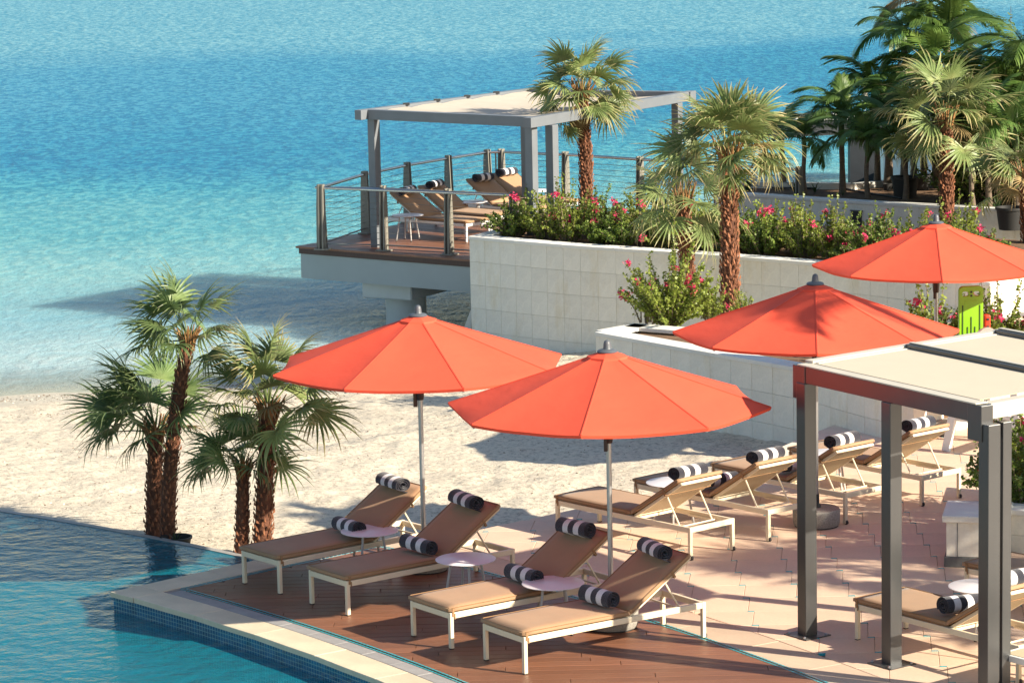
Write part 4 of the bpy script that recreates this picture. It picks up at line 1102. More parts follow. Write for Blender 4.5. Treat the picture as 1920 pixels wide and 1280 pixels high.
# ------------------------------------------------------------------ palms
def fan_frond(seed, lp=.45, lb=.55, nleaf=26, spread=125, droop=.25, cup=.25):
    """blade and petiole as one frond, growing along +X"""
    r = random.Random(seed); mb = MB()
    def arcp(s): return Vector((s, 0, -droop*.35*s*s))
    hub = arcp(lp); slope = -droop*.7*lp
    pts = [arcp(lp*i/5) for i in range(6)]
    mb.tube(pts, [.013, .010, .008, .007, .006, .006], 4, False)
    X = Vector((1, 0, slope)).normalized(); Y = Vector((0, 1, 0)); Z = X.cross(Y)
    for k in range(nleaf):
        f = (k+.5)/nleaf*2-1; a = R(spread)*f + r.uniform(-.02, .02)
        L = lb*(1-.34*abs(f)**1.6)*r.uniform(.80, 1.12); wmax = .0165*lb/.55*r.uniform(.85, 1.15)
        d = X*math.cos(a)+Y*math.sin(a); side = X*-math.sin(a)+Y*math.cos(a)
        lift = cup*(abs(f)**1.5)*.5
        nseg = 5; vs = []; tp = []
        dr = r.uniform(.10, .48)+.15*abs(f); tw = r.uniform(-.4, .4)
        for i in range(nseg+1):
            s = i/nseg; w = wmax*(min(1, s*2.6+.30))*(1-s**2.4)+.0012
            c = hub+d*(L*s*(1-.10*s*s*dr*3))+Z*(L*(lift*s-dr*s*s*s))
            sw = (side+Z*tw*s).normalized(); fold = Z*(w*.40)
            vs += [c-sw*w+fold, c-Z*0, c+sw*w+fold]; t_ = max(0, (s-.62)/.38)*r.uniform(.5, 1.0) + (.12 if s < .15 else 0); tp += [t_]*3
        fs = []
        for i in range(nseg):
            o = i*3; fs += [(o, o+1, o+4, o+3), (o+1, o+2, o+5, o+4)]
        mb.add(vs, fs, tp)
    return mb
def mesh_of(mb, name, m, smooth=False):
    o = mb.build(name, m, smooth=False); me = o.data; bpy.data.objects.remove(o); 
    return me
FAN = {}
for key, mname in (('g', 'fan'), ('d', 'fan_dark'), ('y', 'dry')):
    FAN[key] = []
    for k in range(5):
        if key == 'y': f = fan_frond(40+k, .38, .46, 20, 95, 1.4, .1)
        else: f = fan_frond(k+(10 if key == 'd' else 0), .44+.06*(k % 3), (.58 if key == 'g' else .66)+.04*(k % 2), (23 if key == 'g' else 19)+k, (112, 128, 95, 122, 88)[k], (.5, .9, .3, 1.2, .7)[k], (.2, .5, .35, .1, .45)[k])
        FAN[key].append(mesh_of(f, 'frond', mname))
def look(d, up, roll):
    x = d.normalized(); y = up.cross(x)
    if y.length < .05: y = Vector((0, 1, 0)).cross(x)
    y.normalize(); z = x.cross(y); m = Matrix((x, y, z)).transposed().to_4x4()
    return m @ Matrix.Rotation(roll, 4, 'X')
def curve_pts(base, top, bend, n):
    return [lerp(base, top, i/n)+bend*(math.sin(PI*i/n)) for i in range(n+1)]
def boots(pts, rads, n, r, size, flare, m1, t, off, span=(0, 1), name='leaf_base'):
    mb = MB(); N1 = len(pts)-1
    for k in range(n):
        s = span[0]+(span[1]-span[0])*(k+.5)/n; a = k*2.39996+r.uniform(-.2, .2)
        i = min(N1-1, int(s*N1)); fct = s*N1-i; p = lerp(pts[i], pts[i+1], fct); rad_ = lerp(rads[i], rads[i+1], fct)
        ax_ = (pts[i+1]-pts[i]).normalized(); o = Vector((math.cos(a), math.sin(a), 0)); o = (o-ax_*o.dot(ax_)).normalized(); sd_ = ax_.cross(o)
        w = size*r.uniform(.6, 1.1); h = size*r.uniform(1.1, 2.3); fl = flare*r.uniform(.5, 1.7)
        b = p+o*rad_*.93
        vs = [b-sd_*w*.55, b+sd_*w*.55, b+ax_*h*.6+o*fl*.7+sd_*w*.36, b+ax_*h+o*fl*1.2+sd_*r.uniform(-.3, .3)*w, b+ax_*h*.6+o*fl*.7-sd_*w*.36, b+ax_*h*.35+o*fl*1.5]
        mb.add(vs, [(0, 1, 5), (1, 2, 5), (2, 3, 5), (3, 4, 5), (4, 0, 5)])
    return mb
def fan_palm(base, top, rad_, label, nf=34, seed=1, size=1.0, wind=(0, 0), key='g', dry=.12, bend=(0, 0, 0), skirt=0, bare=0, group='fan palms', elev=(-35, 85), grey=False):
    r = random.Random(seed); base = Vector(base); top = Vector(top)
    t = thing('fan_palm', tuple(base), 0, label, 'palm tree', group)
    n = 14; pts = curve_pts(base-Vector((0, 0, .15)), top, Vector(bend), n); rads = [rad_*(1.12-.22*i/n+(.10 if i == 0 else 0)) for i in range(n+1)]
    mb = MB(); mb.tube(pts, [q*.93 for q in rads], 12); tr = mb.build('trunk', 'bark' if not grey else 'grey_bark', t, off=base, smooth=True)
    H_ = (top-base).length
    bo = boots(pts, rads, int(H_*210*rad_/.12), r, rad_*.42, rad_*.16, None, t, base); tag(bo.build('leaf_base', 'boot', t, off=base), kind='stuff')
    # upper petiole stubs, orange
    mb = MB()
    cz = top+Vector((0, 0, .02))
    for k in range(26):
        a = k*2.39996; o = Vector((math.cos(a), math.sin(a), 0)); q = .25+.75*r.random(); p0 = top+o*rad_*.75-Vector((0, 0, .12*r.random())); p1 = top+o*rad_*(1.0+1.3*q)+Vector((0, 0, (.36 if size > .9 else .22)*size*r.uniform(.6, 1.1)))
        mb.tube([p0, lerp(p0, p1, .5)+Vector((0, 0, .03)), p1], [.020*size, .012*size, .006*size], 4)
    mb.build('petiole_base', 'boot2', t, off=base, smooth=True)
    w = Vector((wind[0], wind[1], 0))
    for k in range(nf):
        s = (k+.5)/nf; a = k*2.39996+r.uniform(-.3, .3)
        e = R(lerp(elev[1], elev[0], s**.85))
        d = Vector((math.cos(a)*math.cos(e), math.sin(a)*math.cos(e), math.sin(e)))+w*(.5+.5*r.random())
        d.normalize(); isdry = r.random() < dry and s > .45
        me = r.choice(FAN['y' if isdry else key])
        sc = size*r.uniform(.82, 1.12)*(1 if not isdry else .9)
        m = Matrix.Translation(top-base+Vector((0, 0, .16*size*(1-s)))+Vector((d.x, d.y, 0))*rad_*.8) @ look(d, Vector((0, 0, 1)), r.uniform(-1.0, 1.0)) @ Matrix.Diagonal((sc, sc, sc, 1))
        inst('frond', me, t, mw=m)
    for k in range(skirt):
        a = r.uniform(0, 2*PI); d = Vector((math.cos(a)*.4, math.sin(a)*.4, -1)); m = Matrix.Translation(top-base+Vector((math.cos(a), math.sin(a), 0))*rad_*.9-Vector((0, 0, .1*r.random()))) @ look(d, Vector((0, 0, 1)), r.uniform(-.5, .5)) @ Matrix.Diagonal((size*.7,)*3+(1,))
        inst('frond', r.choice(FAN['y'] if r.random() < .4 else FAN['g']), t, mw=m)
    return t
def P3d(px, py, d_):
    """point at depth d_ (metres north) for a measured pixel"""
    q = at(px, py, 0)-Vector((0, 0, CAM_H)); return Vector((0, 0, CAM_H))+q*(d_/q.y)
ZS = -.28
# pairs of fan palms on the beach behind the pool edge
b1 = at(287, 1003, ZS); b2 = at(313, 1012, ZS); b3 = at(452, 1040, ZS); b4 = at(489, 1042, ZS)
GB = 'wind-blown fan palms on the beach'
fan_palm(b1, P3d(291, 812, b1.y), .090, 'upright fan palm of the left beach pair, dense crown blown to the left', 25, 3, .86, (-.55, .1), 'd', .08, group=GB, elev=(2, 88))
fan_palm(b2, P3d(352, 640, b2.y-.1), .080, 'tall leaning fan palm of the left beach pair, highest crown blown left', 19, 5, .76, (-.50, .15), 'd', .04, bend=(-.06, 0, 0), group=GB, elev=(-8, 88))
tl2 = P3d(347, 765, b2.y-.1)
fan_palm(b3, P3d(456, 880, b3.y), .074, 'short fan palm of the right beach pair with a low drooping crown', 22, 8, .66, (-.25, .1), 'd', .05, group=GB, elev=(5, 80))
fan_palm(b4, P3d(503, 775, b4.y), .092, 'taller fan palm of the right beach pair with an open crown', 24, 11, .90, (-.02, .05), 'g', .08, group=GB, elev=(-5, 90))
GW = 'fan palms in the stone planters'
p1 = at(1099, 415, .73); fan_palm(p1, P3d(1091, 185, p1.y), .108, 'fan palm in front of the sea deck pergola, dry frond hanging on its trunk', 30, 21, 1.02, (.0, 0), 'g', .12, skirt=3, group=GW, bend=(.03, 0, 0), elev=(-30, 88))
p2 = at(1290, 525, .49); fan_palm(p2, P3d(1282, 385, p2.y), .105, 'low fan palm with grey trunk between the tall palm and the sea deck railing', 20, 25, 1.0, (-.35, 0), 'g', .10, skirt=1, group=GW, elev=(-35, 70))
p3 = at(1369, 580, .49); fan_palm(p3, P3d(1367, 305, p3.y), .118, 'big fan palm with red-brown trunk above the third umbrella', 38, 29, 1.12, (.03, 0), 'g', .22, group=GW, elev=(-12, 92), skirt=1)
p4 = at(1776, 430, .73); fan_palm(p4, P3d(1774, 235, p4.y), .108, 'fan palm with a wide dry-tipped crown above the farthest umbrella', 36, 33, 1.12, (-.05, 0), 'g', .30, group=GW, elev=(-40, 85))
p5 = at(1935, 455, .73); fan_palm(p5, P3d(1925, 340, p5.y), .13, 'fan palm cut by the right edge with reddish drying fronds', 26, 37, .95, (-.1, 0), 'g', .65, group=GW, elev=(-30, 70))

# feather palms
def feather(seed, L=1.3, n=40, droop=.7, lw=.0125, ll=.40):
    r = random.Random(seed); mb = MB(); pts = []
    def p(s): return Vector((L*s*(1-.18*droop*s*s), 0, L*(.25*s-droop*.55*s*s*s-.10*s*s)))
    pts = [p(i/8) for i in range(9)]; mb.tube(pts, [.014, .012, .010, .008, .007, .006, .005, .004, .002], 4, False)
    for k in range(n):
        s = .16+.84*(k+.5)/n; c = p(s); d = (p(min(1, s+.02))-p(s-.02)).normalized()
        for sd_ in (-1, 1):
            Lf = ll*(math.sin(PI*(.12+.80*s))**.7)*r.uniform(.85, 1.1); ang_ = R(lerp(68, 28, s))
            q = d*math.cos(ang_)+Vector((0, sd_, 0))*math.sin(ang_)+Vector((0, 0, .12)); q.normalize(); up = Vector((0, 0, 1))
            w = q.cross(up).normalized(); vs = []; dr = r.uniform(.25, .65)
            for i in range(5):
                u = i/4; ww = lw*(min(1, u*3+.3))*(1-u**2.5)+.001; cc = c+q*(Lf*u*(1-.2*u*u))-up*(Lf*dr*u*u)
                vs += [cc-w*ww, cc+up*ww*.0, cc+w*ww*1.0-up*ww*.5]
            fs = []
            for i in range(4): o = i*3; fs += [(o, o+1, o+4, o+3), (o+1, o+2, o+5, o+4)]
            mb.add(vs, fs)
    return mb
FE = {'d': [mesh_of(feather(60+k, 1.0+.1*k, 38+2*k, (.5, .8, 1.0, .65)[k]), 'frond', 'feather') for k in range(4)],
      'b': [mesh_of(feather(70+k, 1.05+.1*k, 38, (.5, .8, 1.0)[k]), 'frond', 'feather_bright') for k in range(3)],
      'y': [mesh_of(feather(80+k, 1.3, 30, 1.1, .012), 'frond', 'dry') for k in range(2)]}
def feather_palm(base, top, rad_, label, nf=9, seed=1, size=1.0, key='d', group='slender feather palms in the far planter', spear=True, dry=0, elev=(-10, 65), wind=(0, 0)):
    r = random.Random(seed); base = Vector(base); top = Vector(top); t = thing('feather_palm', tuple(base), 0, label, 'palm tree', group)
    n = 8; pts = curve_pts(base-Vector((0, 0, .1)), top-Vector((0, 0, .28)), Vector((r.uniform(-.04, .04), 0, 0)), n)
    mb = MB(); mb.tube(pts, [rad_*(1.35-.45*min(1, i/4)) for i in range(n+1)], 10); mb.build('trunk', 'grey_bark', t, off=base, smooth=True)
    mb = MB(); mb.tube([top-Vector((0, 0, .29)), top-Vector((0, 0, .12)), top+Vector((0, 0, .06))], [rad_*.92, rad_*1.0, rad_*.45], 10); mb.build('crownshaft', 'crownshaft', t, off=base, smooth=True)
    for k in range(nf):
        s = (k+.5)/nf; a = k*2.39996+r.uniform(-.3, .3); e = R(lerp(elev[1], elev[0], s)); d = Vector((math.cos(a)*math.cos(e)+wind[0], math.sin(a)*math.cos(e)+wind[1], math.sin(e))).normalized()
        me = r.choice(FE['y']) if r.random() < dry else r.choice(FE[key]); sc = size*r.uniform(.8, 1.1)
        inst('frond', me, t, mw=Matrix.Translation(top-base) @ look(d, Vector((0, 0, 1)), r.uniform(-.4, .4)) @ Matrix.Diagonal((sc,)*3+(1,)))
    if spear:
        sc = size*.8; inst('frond', FE['b'][0], t, mw=Matrix.Translation(top-base) @ look(Vector((.04, .05, 1)), Vector((0, -1, 0)), 0) @ Matrix.Diagonal((sc,)*3+(1,)))
    return t
ZCS = ZC-.10
fp = [(1511, 366, 262, .045, .80, 8, 'feather palm farthest left in the far planter, slim green trunk', 'd'), (1580, 362, 222, .055, 1.05, 10, 'feather palm with upright bright spear leaf in the far planter', 'd'),
      (1629, 371, 262, .045, .95, 9, 'feather palm with low dark fronds right of the one with the spear leaf', 'd'), (1664, 352, 195, .075, 1.15, 10, 'thick-trunked feather palm beside the black tubs', 'd'),
      (1697, 374, 268, .05, .8, 7, 'feather palm in front of the black tub', 'b'), (1712, 340, 225, .06, 1.0, 8, 'feather palm behind the black tub, nearest the white ramp', 'd'), (1732, 345, 200, .055, 1.1, 9, 'feather palm between the black tub and the big fan palm trunk', 'b'),
      (1756, 352, 120, .06, 1.25, 9, 'tall feather palm behind the big fan palm crown', 'b'), (1826, 392, 255, .045, 1.15, 9, 'slim yellow-stemmed feather palm right of the big fan palm trunk', 'b'), (1856, 392, 230, .05, 1.2, 9, 'feather palm in the dark green thicket at the right', 'd'),
      (1885, 380, 180, .06, 1.4, 11, 'tall feather palm of the right edge thicket', 'b'), (1908, 400, 250, .055, 1.2, 9, 'low feather palm of the right edge thicket', 'd'), (1940, 380, 120, .06, 1.5, 11, 'feather palm at the top right edge', 'b'), (1800, 372, 190, .06, 1.3, 10, 'feather palm behind the thicket of the right planter', 'd')]
for i, (px, py, ty, rd, sz, nf, lab, key) in enumerate(fp):
    b = at(px, py, ZCS); feather_palm(b, P3d(px-3, ty, b.y), rd, lab, nf+4, 100+i, sz*.95, key, wind=(-.15, 0), spear=(i == 1))
for i, (px, py, ty, sz, nf, lab, key) in enumerate(((1468, 352, 250, .8, 10, 'small feather palm beside the big fan palm, nearest the sea deck', 'd'), (1645, 350, 165, 1.0, 12, 'feather palm between the spear-leaf palm and the big fan palm', 'b'), (1780, 345, 60, 1.2, 13, 'tall feather palm behind the big fan palm at the upper right', 'b'),
        (1905, 345, 190, 1.3, 14, 'dense feather palm at mid height by the right edge', 'd'))):
    b = at(px, py, ZCS); feather_palm(b, P3d(px-3, ty, b.y), .055, lab, nf, 500+i, sz, key, wind=(-.12, 0), spear=False)
b = at(1694, 345, ZCS); feather_palm(b, P3d(1697, 62, b.y), .06, 'tallest feather palm with hanging red-brown dead fronds near the top of the picture', 11, 222, 1.0, 'd', dry=.25, elev=(-15, 60), spear=False, wind=(-.1, 0))
b = at(1765, 335, ZCS); feather_palm(b, P3d(1742, 22, b.y), .06, 'second tall feather palm with drooping fronds at the top right', 13, 231, 1.05, 'b', dry=.3, elev=(-20, 55), spear=False, wind=(-.1, 0))

# ------------------------------------------------------------------ shrubs
def bush_meshes(seed, w=.55, h=.75, shoots=46, leaves=60, ls=.045, flowers=.5, up=.6):
    r = random.Random(seed); lf = MB(); fl = MB(); st = MB()
    for k in range(shoots):
        a = r.uniform(0, 2*PI); q = r.random()**.6; tip = Vector((math.cos(a)*w*q, math.sin(a)*w*q, h*(.35+.65*r.random())*(1.12-.55*q*q)))
        if r.random() < .16: tip.z *= 1.3
        base = Vector((math.cos(a)*.08, math.sin(a)*.08, 0)); mid = Vector((tip.x*.55, tip.y*.55, tip.z*.45+.08))
        def bz(s): return base*(1-s)**2+mid*2*s*(1-s)+tip*s*s
        st.tube([bz(0), bz(.4), bz(.75), bz(1)], [.010, .007, .005, .002], 4, False)
        for j in range(leaves):
            s = .10+.90*((j+r.random())/leaves)**.8; p = bz(min(1, s)); o = Vector((r.gauss(0, 1), r.gauss(0, 1), r.gauss(0, .8)+.2)).normalized()
            p = p+o*r.uniform(.01, .065); L = ls*r.uniform(.7, 1.3); n = Vector((r.gauss(0, 1), r.gauss(0, 1), r.gauss(0, 1)+.9)).normalized(); u = n.cross(o)
            if u.length < .1: continue
            u.normalize(); v = n.cross(u); wv = L*.36
            lf.add([p, p+v*L*.5+u*wv, p+v*L, p+v*L*.5-u*wv], [(0, 1, 2), (0, 2, 3)])
        if r.random() < flowers:
            for g in range(r.choice((1, 1, 2))):
                c = bz(1-.1*g)+Vector((r.gauss(0, .02), r.gauss(0, .02), .02))
                for m_ in range(26):
                    p = c+Vector((r.gauss(0, .026), r.gauss(0, .026), r.gauss(0, .024))); n = Vector((r.gauss(0, 1), r.gauss(0, 1), r.gauss(0, 1))).normalized(); u = n.orthogonal().normalized(); v = n.cross(u); L = .021
                    fl.add([p-u*L*.7, p+v*L, p+u*L*.7, p-v*L], [(0, 1, 2), (0, 2, 3)])
    return mesh_of(lf, 'foliage', 'bleaf' if seed % 3 else 'bleaf2'), (mesh_of(fl, 'flower_cluster', 'flower') if fl.v else None), mesh_of(st, 'stem', 'stem')
BU = [bush_meshes(300+k, w=(.50, .58, .46, .54)[k], h=(.60, .72, .82, .62)[k], flowers=(.05, .12, .08, .05)[k]) for k in range(4)]
BIG = bush_meshes(334, w=.78, h=1.05, shoots=96, leaves=84, ls=.05, flowers=.10)
LOW = bush_meshes(341, w=.34, h=.42, shoots=16, leaves=34, ls=.035, flowers=.2)
DARKB = bush_meshes(345, w=.9, h=1.5, shoots=60, leaves=60, ls=.06, flowers=0)
def bush(meshes, loc, label, group, rz, sc=1, name='bougainvillea_bush', cat='bush'):
    t = thing(name, loc, 0, label, cat, group); m = Matrix.Rotation(rz, 4, 'Z') @ Matrix.Diagonal((sc,)*3+(1,))
    o = inst('foliage', meshes[0], t, mw=m); tag(o, kind='stuff')
    if meshes[1]: tag(inst('flower_cluster', meshes[1], t, mw=m), kind='stuff')
    inst('stem', meshes[2], t, mw=m); return t
r = random.Random(5); GH = 'bougainvillea bushes hedging the long planter wall'
ORDS = ['first', 'second', 'third', 'fourth', 'fifth', 'sixth', 'seventh', 'eighth', 'ninth', 'tenth', 'eleventh', 'twelfth', 'thirteenth', 'fourteenth', 'fifteenth', 'sixteenth', 'seventeenth', 'eighteenth']
hl = 'leafy pink-flowered bush in the hedge along the top of the long stone wall'
Ltot = sum((b-a).length for a, b in zip(PA, PA[1:])); s = .30; k = 0
def along(P, s):
    for a, b in zip(P, P[1:]):
        L = (b-a).length
        if s <= L: return lerp(a, b, s/L), (b-a).normalized()
        s -= L
    return P[-1], (P[-1]-P[-2]).normalized()
while s < Ltot-1.2:
    p, d = along(PA, s); n = Vector((-d.y, d.x)) 
    q = p+n*r.uniform(.66, .85)
    bush(BU[k % 4], (q.x, q.y, ZA-.08), ORDS[k]+' bush of the front hedge row on the long wall, counted from the sea deck', GH, r.uniform(0, 6), r.uniform(1.0, 1.28)); 
    q = p+n*r.uniform(1.3, 1.7)+d*.3
    if s > .9: bush(BU[(k+2) % 4], (q.x, q.y, ZA-.08), ORDS[k]+' bush of the rear hedge row on the long wall, counted from the sea deck', GH, r.uniform(0, 6), r.uniform(.95, 1.2))
    s += r.uniform(.56, .74); k += 1
# nearer planter
g = at(1250, 618, ZB-.08)
bush(BIG, (g.x+.05, g.y+.2, ZB-.08), 'large loose bougainvillea bush at the left end of the nearer stone planter', None, 1.0, 1.0)
g = at(1213, 606, ZB-.08); bush(LOW, (g.x, g.y, ZB-.08), 'small bougainvillea shoot with one magenta flower at the corner of the nearer planter', None, 2.0, 1.35)
g = at(1330, 600, ZB-.08); bush(BU[2], (g.x, g.y, ZB-.08), 'bougainvillea bush between the low grey-trunked palm and the red-brown trunk', None, 0.4, .7)
for i, (px, py, sc) in enumerate(((1395, 600, .6), (1765, 640, 1.25), (1735, 625, 1.2), (1806, 640, 1.15), (1850, 640, 1.2), (1885, 640, 1.25), (1918, 632, 1.2), (1782, 618, 1.25))):
    g = at(px, py, ZB-.08)
    if i: g = Vector(((px-960)/CAM_F*38.0*1.0, 37.75+.25*(i % 2), 0))
    bush(BU[(i+1) % 4], (g.x, g.y, ZB-.08), ['low bougainvillea bush just right of the red-brown palm trunk'][0] if i == 0 else ['', 'magenta-flowered bush directly in front of the lime green spine board\'s left edge', 'magenta-flowered bush left of the farthest umbrella pole', 'magenta-flowered bush beneath the lime green spine board', 'flowering bush just right of the red head block', 'second flowering bush right of the red head block', 'flowering bush nearest the right edge behind the pergola roof', 'flowering bush between the farthest umbrella pole and the spine board'][i], None if i == 0 else 'flowering bushes around the spine board', i*1.3, sc)
# right hand planter by the plinth
pl = at(1772, 1062, 0)
GR = 'flowering bushes in the right edge planter'
for i, (dx, dy, sc) in enumerate(((1.15, .9, 1.25), (1.55, 1.6, 1.3), (1.9, .6, 1.4), (1.35, 2.2, 1.2))):
    bush(BU[i], (pl.x+dx-.25, pl.y+dy, .40), ['front left bougainvillea bush of the right edge planter, beside the stone plinth', 'second bougainvillea bush of the right edge planter, behind the front left one', 'largest bougainvillea bush of the right edge planter, nearest its front wall', 'rearmost bougainvillea bush of the right edge planter'][i], GR, i*2.1, sc)
# broad dark shrubs at the right
GT = 'dark green shrubs filling the planter beyond the fan palms'
for i, (px, py, sc) in enumerate(((1800, 378, 1.0), (1840, 380, 1.15), (1880, 384, 1.2), (1915, 380, 1.3), (1950, 384, 1.3), (1900, 352, 1.5), (1860, 350, 1.35), (1940, 352, 1.7), (1820, 345, 1.1))):
    g = at(px, py, ZCS); bush(DARKB, (g.x, g.y, ZCS), 'dense dark shrub of the far planter, '+ORDS[i]+' of nine behind the big fan palm', GT, i*.9, sc, 'leafy_shrub', 'shrub')

# strappy plants
def strap_mesh(seed, n=26, L=.55):
    r = random.Random(seed); mb = MB()
    for k in range(n):
        a = r.uniform(0, 2*PI); e = R(r.uniform(40, 85)); l = L*r.uniform(.6, 1.1); d = Vector((math.cos(a)*math.cos(e), math.sin(a)*math.cos(e), math.sin(e))); sd_ = Vector((-math.sin(a), math.cos(a), 0)); vs = []
        for i in range(5):
            u = i/4; w = .016*(1-u**2)+.001; p = d*l*u+Vector((math.cos(a), math.sin(a), -1))*.16*l*u*u; vs += [p-sd_*w, p+sd_*w]
        mb.add(vs, [(2*i, 2*i+1, 2*i+3, 2*i+2) for i in range(4)])
    return mesh_of(mb, 'leaf_clump', 'grassleaf')
SM = [strap_mesh(1), strap_mesh(2, 18, .5)]
for i, (px, py, sc, lab) in enumerate(((1402, 361, .75, 'strappy green plant at the left end of the far planter'), (1494, 366, .85, 'spiky green plant left of the first slim feather palm'), (1528, 361, .5, 'small spiky plant between two slim feather palms'), (1580, 367, .3, 'tiny grass tuft at the foot of the spear-leaf palm'), (1870, 398, .7, 'spiky plant at the front of the far planter on the right'))):
    g = at(px, py, ZCS); t = thing('strappy_plant', (g.x, g.y, ZCS), 0, lab, 'plant'); inst('leaf_clump', SM[i % 2], t, rot=(0, 0, i), scale=sc)
g = at(335, 1010, ZS); g.y -= .25; t = thing('plant_pot', (g.x, g.y, ZS-.14), 0, 'black plastic plant pot with a green sprout behind the leaning beach palm', 'pot')
mb = MB(); mb.lathe([(.12, 0), (.165, .20), (.178, .205), (.178, .225), (.160, .225), (.15, .16), (.02, .155)], n=24); mb.build('pot_shell', 'black_rubber', t, smooth=True)
inst('sprout', SM[1], t, loc=(0, 0, .15), scale=.35)
for px, py, sc, lab in ((1697, 370, 1.5, 'large black plastic tub among the far feather palms'), (1727, 356, 1.1, 'smaller black tub behind the large one in the far planter'), (1895, 430, 1.5, 'black tub at the right edge below the dry palm'), (1664, 357, .5, 'small black pot round the thick feather palm trunk')):
    z = ZCS if py < 400 else ZA-.1
    g = at(px, py, z); t = thing('plant_tub', (g.x, g.y, z), 0, lab, 'tub'); mb = MB(); mb.lathe([(.13*sc, 0), (.16*sc, .22*sc), (.175*sc, .225*sc), (.175*sc, .25*sc), (.155*sc, .25*sc), (.15*sc, .18*sc), (.02, .17*sc)], n=24); mb.build('tub_shell', 'black_rubber', t, smooth=True)

# ------------------------------------------------------------------ far planter, ramp and jetty
pathC = [at(1340, 360, ZC), at(1382, 362, ZC), at(1520, 371, ZC), at(1661, 380, ZC), at(1800, 387, ZC), at(1925, 394, ZC), at(2080, 404, ZC)]
rowsC = [ZC-.01, ZC-.62, ZC-1.3]
wallC, PC = stone_wall('planter_wall', pathC, ZC, rowsC, 'farthest pale planter wall, behind the hedge, holding the slim feather palms', 'wall', .60, cap_w=.22, thick=.15)
oC = Vector(wallC.location)
seaC = [at(1345, 341, ZC), at(1411, 342, ZC), at(1599, 345, ZC), at(1680, 337, ZC), at(1742, 325, ZC), at(1830, 300, ZC), at(2000, 270, ZC)]
soil_sheet('planter_soil', [(p.x, p.y+.08) for p in PC]+[(q.x, q.y) for q in reversed(seaC)], ZCS)
cm = MB(); 
for a, b in zip(seaC, seaC[1:]):
    d = (b-a).normalized(); cm.bar(Vector((a.x, a.y, ZC-.06))-d*.02, Vector((b.x, b.y, ZC-.06))+d*.0, .16, .14)
    cm.bar(Vector((a.x, a.y+.05, ZC-1.1)), Vector((b.x, b.y+.05, ZC-1.1)), .1, 1.9)
cm.build('sea_kerb', 'cap', wallC, off=oC)
# drip hose in the soil
mb = MB(); hp = [at(x, y, ZCS+.02) for x, y in ((1412, 350), (1460, 352), (1520, 353), (1575, 352), (1600, 357), (1640, 364), (1690, 372))]; mb.tube(hp, .018, 6)
h_ = mb.build('irrigation_hose', 'black_rubber', smooth=True, off=hp[0]); tag(h_, 'thin black irrigation hose lying on the soil of the far planter', 'hose')
# little dark hatch in the far wall
hc = at(1612, 413, .55); d = (PC[9]-PC[8]).normalized()
t = thing('wall_hatch', (0, 0, 0), 0, 'small dark square opening in the farthest planter wall above the hedge', 'hatch')
# find the wall point in line with the hatch
best = min(range(len(PC)-1), key=lambda i: abs(960+CAM_F*PC[i].x/(PC[i].y*cp+6.3*sp)-1612)); pw_ = PC[best]; d = (PC[best+1]-PC[best]).normalized(); n = Vector((d.y, -d.x))
t.location = (pw_.x, pw_.y, 0); mb = MB(); mb.box((n.x*.02, n.y*.02, ZC-.30), (.20, .03, .24), Matrix.Rotation(math.atan2(d.y, d.x), 3, 'Z')); mb.build('panel', 'black_rubber', t)
mb = MB(); rot = Matrix.Rotation(math.atan2(d.y, d.x), 3, 'Z')
for dz in (-.13, .13): mb.box((n.x*.02, n.y*.02, ZC-.30+dz), (.24, .04, .02), rot)
mb.build('panel_rim', 'slate', t)

# white stone ramp down to the water, jetty with dark piles
rp_ = thing('stone_ramp', tuple(at(1700, 300, .2)), 0, 'pale stone ramp sloping to the sea behind the feather palms', 'ramp'); off = Vector(rp_.location)
A = [at(1640, 250, .9), at(1758, 262, .9), at(1742, 322, .1), at(1640, 331, -1.1), at(1644, 290, -.3)]
T = [at(1655, 262, .75), at(1775, 268, .75), at(1775, 325, .6), at(1735, 325, .35), at(1640, 333, -1.1)]
mb = MB(); n_ = len(T); lowv = [Vector((p.x+.1, p.y+.3, -1.6)) for p in T]; mb.add(T+lowv, [tuple(range(n_)), tuple(range(2*n_-1, n_-1, -1))]+[(i, (i+1) % n_, n_+(i+1) % n_, n_+i) for i in range(n_)])
mb.build('ramp_face', 'cap', rp_, off=off)
for f_ in (.25, .5, .75):
    mb = MB(); a = lerp(T[0], T[4], f_); b = lerp(T[1], T[3], f_); mb.bar(a+Vector((0, 0, .006)), b+Vector((0, 0, .006)), .03, .012); mb.build('ramp_joint', 'grout', rp_, off=off)
jt = thing('jetty', tuple(at(1560, 240, .3)), 0, 'dark jetty with pale edge far out behind the slim feather palms', 'jetty'); off = Vector(jt.location)
a = at(1425, 238, .4); b = at(1775, 222, .4)
mb = MB(); mb.bar(a, b, 1.2, .45); mb.build('jetty_deck', 'dark_jetty', jt, off=off)
mb = MB(); mb.bar(a+Vector((0, -.62, .22)), b+Vector((0, -.62, .22)), .12, .14); mb.build('jetty_edge', 'cap', jt, off=off)
for px in (1612,):
    g = lerp(a, b, (px-1425)/350); mb = MB(); mb.box((g.x, g.y-.2, -.9), (.30, .30, 2.2) if px != 1612 else (.62, .5, 2.4)); mb.build('piling', 'dark_jetty', jt, off=off)
